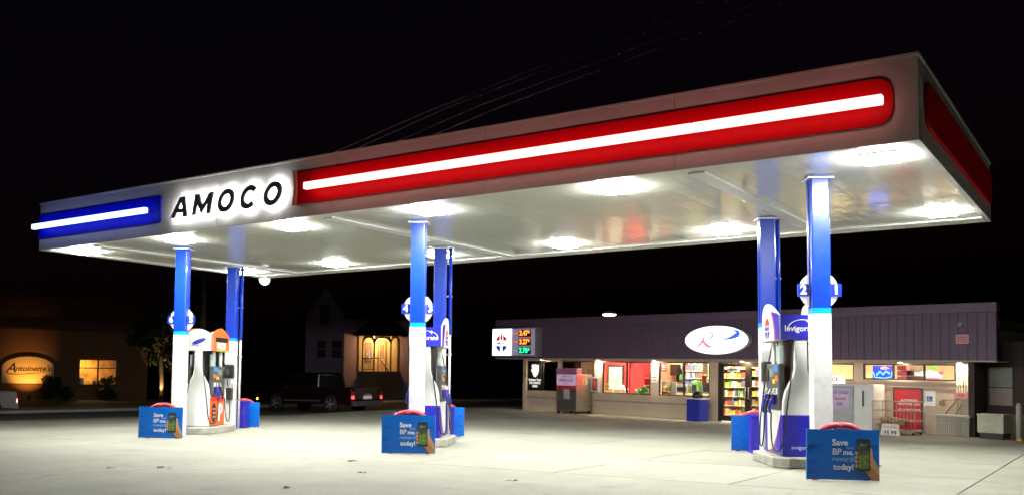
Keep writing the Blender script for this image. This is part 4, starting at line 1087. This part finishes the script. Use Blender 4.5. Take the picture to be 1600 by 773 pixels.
lf = mat('dark leaves', (.028, .04, .014), .6, var=.5, scale=3)
bark = mat('bark', (.16, .11, .07), .9, var=.4, scale=8, bump=.6)
def shrub(label, M, r, h, n, seed, m_=lf):
    rg = random.Random(seed)
    t = thing('shrub', label, 'shrub', M)
    mb = MB()
    for k in range(16):
        a = rg.uniform(0, 2 * PI); q_ = rg.uniform(0, .7) * r; z = rg.uniform(.18, .86) * h
        leafy(mb, (q_ * math.cos(a), q_ * math.sin(a), z), (r * .42, r * .42, h * .18), n // 16, .085, rg)
    mb.build('foliage', m_, t)
    st_ = MB()
    for k in range(7):
        a = rg.uniform(0, 2 * PI); st_.tube([(0, 0, 0), (r * .3 * math.cos(a), r * .3 * math.sin(a), h * .4), (r * .6 * math.cos(a + .3), r * .6 * math.sin(a + .3), h * .8)], .018, 5)
    st_.build('stems', bark, t)
shrub('dark rounded shrub in front of the cafe sign', aframe(2.6, -1.0, 0), .72, 1.72, 2600, 3)
shrub('loose dark shrub below the lit cafe window', aframe(5.75, -1.0, 0), .72, 1.5, 1500, 4)
shrub('low dark shrub between the cafe sign and its window', aframe(3.5, -.9, 0), .45, .9, 700, 5)
def tree(label, M, h, r, n, seed, trunk_r=.16, leaf=.14, group=None):
    rg = random.Random(seed)
    t = thing('street_tree', label, 'tree', M, group)
    tr = MB(); tr.tube([(0, 0, -.1), (.04, .02, h * .2), (-.05, .05, h * .45), (.06, 0, h * .75), (0, 0, h * .95)], trunk_r, 9)
    tips = []
    for k in range(11):
        a = rg.uniform(0, 2 * PI); z0 = h * rg.uniform(.3, .7); q_ = r * rg.uniform(.5, .95); z1 = z0 + h * rg.uniform(.1, .28)
        tr.tube([(0, 0, z0), (q_ * .5 * math.cos(a), q_ * .5 * math.sin(a), (z0 + z1) / 2 + .1), (q_ * math.cos(a), q_ * math.sin(a), z1)], trunk_r * .32, 6)
        tips += [(q_ * math.cos(a), q_ * math.sin(a), z1), (q_ * .55 * math.cos(a), q_ * .55 * math.sin(a), (z0 + z1) / 2 + .2)]
    tr.build('trunk', bark, t)
    mb = MB()
    tips += [(rg.uniform(-.3, .3) * r, rg.uniform(-.3, .3) * r, h * rg.uniform(.8, 1.05)) for _ in range(5)]
    for p in tips: leafy(mb, p, (r * .36, r * .36, h * .09), n // len(tips), leaf, rg)
    mb.build('crown', lf, t)
tree('leafy street tree with warmly uplit trunk right of the cafe', aframe(8.75, -.6, 0), 5.2, 1.7, 4200, 11, .13)
tree('dark tree behind the side of the cafe', aframe(11.5, 3.5, 0), 7.5, 2.6, 4200, 12, .2, .18)

# ---- house with the lit porch
HF = frame(-46.1, 47.23, 0, .7733)
def hframe(x, y, z=0, rz=0): return HF @ Matrix.Translation((x, y, z)) @ Matrix.Rotation(rz, 4, 'Z')
clap = mat('pale clapboard', (.27, .2, .31), .7, var=.06)
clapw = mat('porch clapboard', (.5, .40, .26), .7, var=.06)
roofm = mat('dark shingle', (.05, .045, .05), .9, var=.3, scale=6)
porchm = mat('porch timber', (.22, .12, .06), .6, var=.2)
hs = thing('porch_house', 'dim pale gabled house with a warmly lit front porch', 'house', HF)
cl = MB()
def clapwall(x0_, x1_, y, z0_, z1_, m_, nm='wall', step=.14, yb=.12):
    mb = MB(); z = z0_
    while z < z1_ - .01:
        z2 = min(z + step, z1_)
        mb.add([(x0_, y - .022, z), (x1_, y - .022, z), (x1_, y, z2), (x0_, y, z2), (x0_, y, z), (x1_, y, z)], [(0, 1, 2, 3), (0, 4, 5, 1)])
        z = z2
    mb.box(x0_, x1_, y + .001, y + yb, z0_, z1_)
    return mb.build(nm, m_, hs)
# gabled wing
clapwall(-1.25, 1.35, 0, .4, 5.85, clap)
MB().prism([(-1.25, 5.851), (1.35, 5.851), (.05, 7.7)], .0, .12, 'y').build('gable', clap, hs)
MB().prism([(-1.55, 5.55), (.05, 7.95), (1.65, 5.55), (1.5, 5.5), (.05, 7.72), (-1.4, 5.5)], -.3, 7, 'y').build('roof', roofm, hs)
box('side_wall', clap, hs, -1.25, -1.13, .121, 7, .4, 5.85)
# main range set back behind the porch
clapwall(1.36, 6.2, 1.6, .4, 5.7, clap)
MB().prism([(1.3, 5.6), (4.6, 8.1), (7.4, 8.1), (7.4, 5.6)], 2.2, 2.3, 'y').build('gable', roofm, hs)
MB().add([(1.36, 1.3, 5.65), (6.6, 1.3, 5.65), (6.6, 4.6, 7.6), (1.36, 4.6, 7.6), (1.36, 1.3, 5.75), (6.6, 1.3, 5.75), (6.6, 4.6, 7.7), (1.36, 4.6, 7.7)], [(0, 1, 2, 3), (4, 7, 6, 5), (0, 4, 5, 1), (1, 5, 6, 2), (2, 6, 7, 3), (3, 7, 4, 0)]).build('roof', roofm, hs)
box('foundation', mat('foundation', (.2, .19, .18), .9), hs, -1.2, 6.15, .15, 7, -.1, .4)
box('foundation', MATS['foundation'], hs, 1.4, 6.15, 1.75, 7, .4, .41)
def hwin(x0_, x1_, z0_, z1_, y):
    w = bpy.data.objects.new('window', None); COL.objects.link(w); w.parent = hs
    MB().box(x0_, x1_, y - .05, y - .023, z0_, z0_ + .08).box(x0_, x1_, y - .05, y - .023, z1_ - .08, z1_).box(x0_, x0_ + .08, y - .05, y - .023, z0_ + .08, z1_ - .08).box(x1_ - .08, x1_, y - .05, y - .023, z0_ + .08, z1_ - .08).build('frame', clap, w)
    box('pane', mat('night pane', (.012, .012, .018), .5, spec=.2), w, x0_ + .08, x1_ - .08, y - .04, y - .024, z0_ + .08, z1_ - .08)
    box('sash_bar', clap, w, x0_ + .08, x1_ - .08, y - .046, y - .0405, (z0_ + z1_) / 2 - .025, (z0_ + z1_) / 2 + .025)
hwin(-.4, .38, 5.1, 6.6, 0); hwin(-.55, .2, 2.85, 4.2, 0); hwin(.45, 1.25, 2.85, 4.2, 0)
# porch
PZ = 2.05
box('porch_floor', porchm, hs, 2.5, 5.25, -.2, 1.57, PZ - .12, PZ)
box('porch_skirt', porchm, hs, 2.55, 5.2, -.15, 1.56, .0, PZ - .121)
clapwall(2.52, 5.1, 1.5, PZ + .001, 4.45, clapw, 'porch_wall', .13, .07)
clapwall(2.42, 2.5, 1.49, PZ, 4.45, clapw, 'porch_wall', .13, .07)
MB().add([(1.9, -.5, 4.5), (5.75, -.5, 4.5), (5.0, 1.58, 5.5), (3.0, 1.58, 5.5), (1.9, -.5, 4.58), (5.75, -.5, 4.58), (5.0, 1.58, 5.58), (3.0, 1.58, 5.58)], [(0, 1, 2, 3), (4, 7, 6, 5), (0, 4, 5, 1), (1, 5, 6, 2), (2, 6, 7, 3), (3, 7, 4, 0)]).build('porch_roof', roofm, hs)
box('porch_ceiling', mat('porch ceiling', (.5, .42, .3), .7), hs, 2.4, 5.3, -.25, 1.49, 4.46, 4.495)
for x in (2.62, 3.4, 4.55, 5.12):
    box('porch_post', porchm, hs, x - .05, x + .05, -.15, -.05, PZ, 4.3)
for xa, xb in ((2.67, 3.35), (3.45, 4.5), (4.6, 5.07)):
    pts = [(xa, 4.455), (xa, 4.02)] + [(xa + (xb - xa) * i / 10, 4.02 + .34 * math.sin(PI * i / 10) ** .6) for i in range(1, 10)] + [(xb, 4.02), (xb, 4.455)]
    MB().prism(pts, -.12, -.08, 'y').build('porch_arch', porchm, hs)
MB().box(2.67, 3.35, -.13, -.07, PZ + .85, PZ + .92).box(2.67, 3.35, -.13, -.07, PZ + .1, PZ + .15).build('handrail', porchm, hs)
for i in range(7): box('baluster', porchm, hs, 2.73 + i * .09, 2.75 + i * .09, -.11, -.09, PZ + .151, PZ + .849)
MB().tube([(3.45, -.1, PZ + .9), (3.75, -.1, PZ + .9), (4.55, -1.6, PZ - .3)], .035, 8).build('stair_rail', porchm, hs)
for i in range(7): box('step', porchm, hs, 3.5, 4.5, -.48 - i * .26, -.21 - i * .26, PZ - .3 - i * .27, PZ - .24 - i * .27)
# porch door and window
d = bpy.data.objects.new('door', None); COL.objects.link(d); d.parent = hs
MB().box(3.72, 3.82, 1.43, 1.475, PZ + .002, 4.2).box(4.24, 4.34, 1.43, 1.475, PZ + .002, 4.2).box(3.82, 4.24, 1.43, 1.475, 4.1, 4.2).build('frame', porchm, d)
box('leaf', mat('door leaf', (.5, .4, .25), .5), d, 3.821, 4.239, 1.44, 1.47, PZ + .002, 4.099)
box('pane', mat('door pane', (.2, .14, .07), .1), d, 3.88, 4.18, 1.43, 1.439, PZ + .9, 3.98)
box('panel', mat('door panel', (.4, .3, .18), .5), d, 3.88, 4.18, 1.43, 1.439, PZ + .15, PZ + .8)
w = bpy.data.objects.new('window', None); COL.objects.link(w); w.parent = hs
box('pane', MATS['door pane'], w, 2.95, 3.3, 1.44, 1.47, PZ + .75, 4.05)
MB().box(2.88, 2.949, 1.42, 1.475, PZ + .7, 4.1).box(3.301, 3.37, 1.42, 1.475, PZ + .7, 4.1).box(2.949, 3.301, 1.42, 1.475, 4.051, 4.1).box(2.949, 3.301, 1.42, 1.475, PZ + .7, PZ + .749).box(3.1, 3.14, 1.425, 1.439, PZ + .75, 4.05).box(2.95, 3.3, 1.425, 1.438, PZ + 1.35, PZ + 1.39).build('frame', clap, w)
l = thing('porch_light', 'warm light under the ceiling of the house porch', 'light', hframe(3.7, .6, 4.455))
MB().lathe([(.12, 0), (.12, -.03), (.03, -.05)], n=14).build('mount', white, l)
MB().lathe([(.03, -.05), (.09, -.08), (.1, -.14), (.05, -.2), (.001, -.21)], n=14).build('globe', emi('porch globe', (1, .62, .2), 8), l)
L_ = bpy.data.lights.new('lamp', 'POINT'); L_.energy = 150; L_.color = (1, .6, .2); L_.shadow_soft_size = .1
lo = bpy.data.objects.new('lamp', L_); COL.objects.link(lo); lo.parent = l; lo.location = (0, -.0, -.32)

# ---- vehicles
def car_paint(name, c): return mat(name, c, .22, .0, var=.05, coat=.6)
carglass = mat('car glass', (.004, .005, .006), .3, var=.1, spec=.03)
rimm = mat('alloy rim', (.55, .55, .55), .3, .9, var=.1)
chrome = mat('chrome', (.7, .7, .7), .12, 1., var=.05)
def vehicle(name, label, M, L, W, H, wb, r, paint, suv=True, pick=False):
    v = thing(name, label, 'car' if not suv else 'truck', M)
    h = W / 2; x0, x1 = -L / 2, L / 2          # front at -x
    fa, ra = -wb / 2 - (.05 if suv else .0), wb / 2 - (.05 if suv else 0)
    bz, belt = r * .75, H * (.60 if suv else .62)
    hood = belt - (.06 if suv else .12)
    def arch_(cx): return [(cx + (r + .07) * math.cos(R(a)), r + (r + .07) * math.sin(R(a))) for a in range(180, -1, -20)]
    prof = [(x0 + .02, bz + .02)] + [(p[0], max(p[1], bz)) for p in arch_(fa)] + [(p[0], max(p[1], bz)) for p in arch_(ra)] + [(x1 - .03, bz + .02), (x1, bz + .3), (x1 - .02, belt), (x0 + L * .27, belt + .01), (x0 + L * .24, hood + .02), (x0 + .25, hood - .07), (x0 + .02, hood - .22), (x0, bz + .25)]
    # body: extruded profile, drawn in at belt line
    n = len(prof); vv = []; ff = []
    secs = [(-h, .93), (-h * .985, 1.0), (-h * .6, 1.015), (0, 1.02), (h * .6, 1.015), (h * .985, 1.0), (h, .93)]
    for y, k in secs:
        for px2, pz2 in prof: vv.append((px2 * (1 - .012 * (abs(y) / h) ** 4), y, bz + (pz2 - bz) * (1 if pz2 < belt * .8 else k)))
    for i in range(len(secs) - 1):
        for j in range(n): ff.append((i * n + j, i * n + (j + 1) % n, (i + 1) * n + (j + 1) % n, (i + 1) * n + j))
    ff += [tuple(range(n)), tuple(range(len(secs) * n - 1, (len(secs) - 1) * n - 1, -1))]
    MB().add(vv, ff).build('body', paint, v, bevel=.02)
    # cabin
    if pick: cab = [(x0 + L * .25, belt - .02), (x0 + L * .35, H - .06), (x0 + L * .40, H), (x0 + L * .60, H), (x0 + L * .625, H - .06), (x0 + L * .64, belt - .02)]
    elif suv: cab = [(x0 + L * .25, belt - .02), (x0 + L * .36, H - .06), (x0 + L * .42, H), (x1 - .55, H), (x1 - .3, H - .06), (x1 - .06, belt - .02)]
    else: cab = [(x0 + L * .26, belt - .02), (x0 + L * .42, H - .05), (x0 + L * .5, H), (x0 + L * .72, H - .02), (x1 - .5, belt - .02)]
    def cabpt(p, y): t = (p[1] - belt) / (H - belt); return (p[0], y * (1 - .16 * max(0, t)), p[1])
    vv = [cabpt(p, -h * .93) for p in cab] + [cabpt(p, h * .93) for p in cab]; n = len(cab)
    MB().add(vv, [tuple(range(n)), tuple(range(2 * n - 1, n - 1, -1))] + [(i, i + n, (i + 1) % n + n, (i + 1) % n) for i in range(n)]).build('cabin', paint, v, bevel=.03)
    # side windows
    xs_ = [x0 + L * .355, x0 + L * .50, x0 + L * .61] if pick else [x0 + L * .36, x0 + L * .53, x0 + L * .71, x1 - .42] if suv else [x0 + L * .42, x0 + L * .58, x0 + L * .78]
    for s_ in (-1, 1):
        for i, (p, q_) in enumerate(zip(xs_, xs_[1:])):
            ztop = H - .12
            pts = [(p + .04 + (0 if i else -.22), belt + .04), (q_ - .03 + (.1 if i == len(xs_) - 2 else 0), belt + .04), (q_ - .04 - (.08 if i == len(xs_) - 2 else 0), ztop), (p + .05, ztop)]
            yy = lambda z: s_ * (h * .93 * (1 - .16 * (z - belt) / (H - belt)) + .008)
            MB().add([(x_, yy(z_), z_) for x_, z_ in pts], [(0, 1, 2, 3)]).build('side_window', carglass, v)
            box('door_handle', chrome if suv else paint, v, q_ - .28, q_ - .08, *sorted((s_ * (h + .002), s_ * (h + .03))), belt - .16, belt - .12)
        box('side_moulding', mat('moulding', (.16, .12, .1), .3, .4), v, fa + r + .2, ra - r - .15, *sorted((s_ * (h + .001), s_ * (h + .018))), bz + .2, bz + .26)
        MB().prism([(x0 + L * .3, belt - .02), (x0 + L * .34, belt - .02), (x0 + L * .34, belt + .16), (x0 + L * .31, belt + .16)], *sorted((s_ * (h + .01), s_ * (h + .2))), 'y').build('mirror', paint, v, bevel=.02)
        tl = emi('tail light lit' if suv else 'brake light lit', (1, .06, .08) if suv else (1, .16, .14), 1.6 if suv else 7)
        zt = belt - .22 if suv else belt - .2
        box('tail_light', tl, v, x1 - .05, x1 + .014, *sorted((s_ * (h - .17), s_ * (h - .03))), zt - .2, zt - .06)
        box('tail_light_upper', mat('tail lens', (.4, .02, .02), .2), v, x1 - .04, x1 + .014, *sorted((s_ * (h - .17), s_ * (h - .04))), zt - .05, zt + .12)
        box('headlight', mat('headlamp glass', (.5, .5, .5), .1), v, x0 - .005, x0 + .12, *sorted((s_ * (h - .38), s_ * (h - .04))), hood - .36, hood - .22)
        box('marker_light', emi('amber marker', (1, .4, .05), 5), v, x0 + .01, x0 + .1, *sorted((s_ * (h - .06), s_ * (h + .012))), hood - .46, hood - .37)
    MB().add([(x0 + L * .258, -h * .8, belt + .03), (x0 + L * .258, h * .8, belt + .03), (x0 + L * .352, h * .72, H - .1), (x0 + L * .352, -h * .72, H - .1)], [(0, 1, 2, 3)]).build('windscreen', carglass, v, (-.012, 0, .012))
    if pick:
        xr = x0 + L * .64
        MB().add([(xr, -h * .78, belt + .05), (xr, h * .78, belt + .05), (xr - .08, h * .7, H - .1), (xr - .08, -h * .7, H - .1)], [(0, 1, 2, 3)]).build('rear_window', carglass, v, (.012, 0, .0))
        box('bed_liner', black, v, xr + .08, x1 - .1, -h * .84, h * .84, belt * 1.0 + .012, belt + .03)
        for s_ in (-1, 1): box('bed_rail', paint, v, xr + .06, x1 - .03, *sorted((s_ * h * .86, s_ * h * .985)), belt - .02, belt + .06, bevel=.015)
        box('tailgate', paint, v, x1 - .09, x1 + .006, -h * .84, h * .84, bz + .3, belt + .055, bevel=.015)
    elif suv: MB().add([(x1 - .08, -h * .78, belt + .05), (x1 - .08, h * .78, belt + .05), (x1 - .29, h * .7, H - .1), (x1 - .29, -h * .7, H - .1)], [(0, 1, 2, 3)]).build('rear_window', carglass, v, (.02, 0, .0))
    else: MB().add([(x1 - .52, -h * .75, belt + .0), (x1 - .52, h * .75, belt + .0), (x0 + L * .735, h * .65, H - .06), (x0 + L * .735, -h * .65, H - .06)], [(0, 1, 2, 3)]).build('rear_window', carglass, v, (.03, 0, .02))
    box('rear_bumper', darkgrey if suv else paint, v, x1 - .12, x1 + .08, -h + .03, h - .03, bz + .02, bz + .24, bevel=.03)
    box('front_bumper', darkgrey if suv else paint, v, x0 - .08, x0 + .12, -h + .03, h - .03, bz + .02, bz + .26, bevel=.03)
    box('number_plate', emi('plate glow', (.8, .75, .7), .15), v, x1 + .012, x1 + .022, -.26, .26, bz + .32, bz + .46)
    if suv:
        box('tailgate_handle', chrome, v, x1 + .002, x1 + .03, -.2, .2, belt - .25, belt - .2)
        for s_ in ((-1, 1) if not pick else ()): box('roof_rail', darkgrey, v, x0 + L * .42, x1 - .6, s_ * h * .7 - .02, s_ * h * .7 + .02, H + .005, H + .045)
    for cx in (fa, ra):
        for s_ in (-1, 1):
            wl = bpy.data.objects.new('wheel', None); COL.objects.link(wl); wl.parent = v; wl.location = (cx, s_ * (h - .13), r); wl.rotation_euler = (PI / 2 * s_, 0, 0)
            tm = MB().lathe([(r * .66, -.11), (r * .92, -.115), (r, -.08), (r, .08), (r * .92, .115), (r * .66, .11)], n=24); tm.build('tyre', rubber, wl)
            rm = MB().lathe([(r * .65, -.09), (r * .65, -.12), (r * .6, -.115), (r * .56, -.07), (.001, -.06)], n=24)
            rm.build('rim', mat('rim dark', (.12, .12, .12), .4, .8), wl)
            sp = MB()
            for k in range(5):
                a = 2 * PI * k / 5; ca, sa = math.cos(a), math.sin(a)
                sp.add([(r * .1 * ca - .05 * sa, r * .1 * sa + .05 * ca, -.125), (r * .1 * ca + .05 * sa, r * .1 * sa - .05 * ca, -.125), (r * .63 * ca + .035 * sa, r * .63 * sa - .035 * ca, -.12), (r * .63 * ca - .035 * sa, r * .63 * sa + .035 * ca, -.12)], [(0, 1, 2, 3)])
            sp.lathe([(.07, -.124), (.06, -.14), (.001, -.142)], n=12).build('spokes', rimm, wl)
    return v
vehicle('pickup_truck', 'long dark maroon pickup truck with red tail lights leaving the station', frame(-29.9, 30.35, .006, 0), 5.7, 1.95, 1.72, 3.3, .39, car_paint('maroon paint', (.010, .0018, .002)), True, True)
vehicle('sedan', 'silver car cut off by the left edge with one tail light glowing', frame(-35.0, 16.9, .006, PI / 2), 4.6, 1.8, 1.42, 2.7, .32, car_paint('silver paint', (.14, .14, .16)), False)

# ---- overhead wires and their pole
wirem = mat('wire', (.6, .55, .52), .5, .0)
pole = thing('utility_pole', 'dark wooden utility pole far behind the left column', 'pole', frame(-37.2, 29.9, 0))
MB().cyl((0, 0, -.2), (0, 0, 9.4), .16, .1, n=12).build('pole', mat('pole wood', (.09, .065, .05), .9, var=.3), pole)
box('crossarm', MATS['pole wood'], pole, -.06, .06, -1.2, 1.2, 8.75, 8.87)
for y in (-1.1, -.4, .4, 1.1): MB().lathe([(.03, 8.87), (.06, 8.91), (.04, 9.01), (.02, 9.03)], (0, y), 10).build('insulator', grey, pole)
ends = [((-16.91, 20.98, 9), (-6.86, 17.59, 9)), ((-15.74, 20.81, 9), (-6.49, 17.83, 9)), ((-14.88, 21.13, 9), (-5.9, 18.21, 9)), ((-14.53, 21.57, 9), (-5.47, 18.48, 9))]
for i, (p, q_) in enumerate(ends):
    p, q_ = Vector(p), Vector(q_); d_ = q_ - p
    pts = []
    P0 = Vector((-37.2, 29.9 + (-1.1, -.4, .4, 1.1)[i], 9.03))
    for k in range(9): t = k / 8; c_ = P0.lerp(p, t); pts.append(c_)
    for k in range(1, 12): pts.append(p + d_ * (k * .35))
    o = MB().tube(pts, .0095, 5).build('overhead_wire', wirem)
    tag(o, 'thin overhead wire above the canopy, %s of four' % ('topmost', 'second from top', 'third from top', 'lowest')[i], 'wire', 'overhead wires')

# ---- litter on the concrete
leafm = mat('dry leaf', (.09, .055, .025), .8, var=.4, scale=20)
for i, (x, y) in enumerate(((-12.6, 9.4), (-13.1, 8.9), (-9.6, 10.7), (-7.2, 11.1), (-9.0, 8.6), (-5.2, 8.9), (-11.1, 12.1), (-3.6, 16.9), (-2.3, 12.5))):
    mb = MB(); n = 10
    ring = [((.05 + .03 * (k % 2)) * rnd.uniform(.7, 1.3) * math.cos(2 * PI * k / n), (.035 + .025 * (k % 2)) * rnd.uniform(.7, 1.3) * math.sin(2 * PI * k / n), rnd.uniform(.004, .03)) for k in range(n)]
    mb.add([(0, 0, .006)] + ring, [(0, k + 1, (k + 1) % n + 1) for k in range(n)]); mb.tube([(.05, 0, .012), (.11, .01, .006)], .003, 4)
    o = mb.build('dry_leaf', leafm); o.location = (x, y, .003); o.rotation_euler = (0, 0, rnd.uniform(0, 6))
    tag(o, 'curled dry brown leaf lying on the pale concrete', 'leaf', 'dry leaves on the concrete')
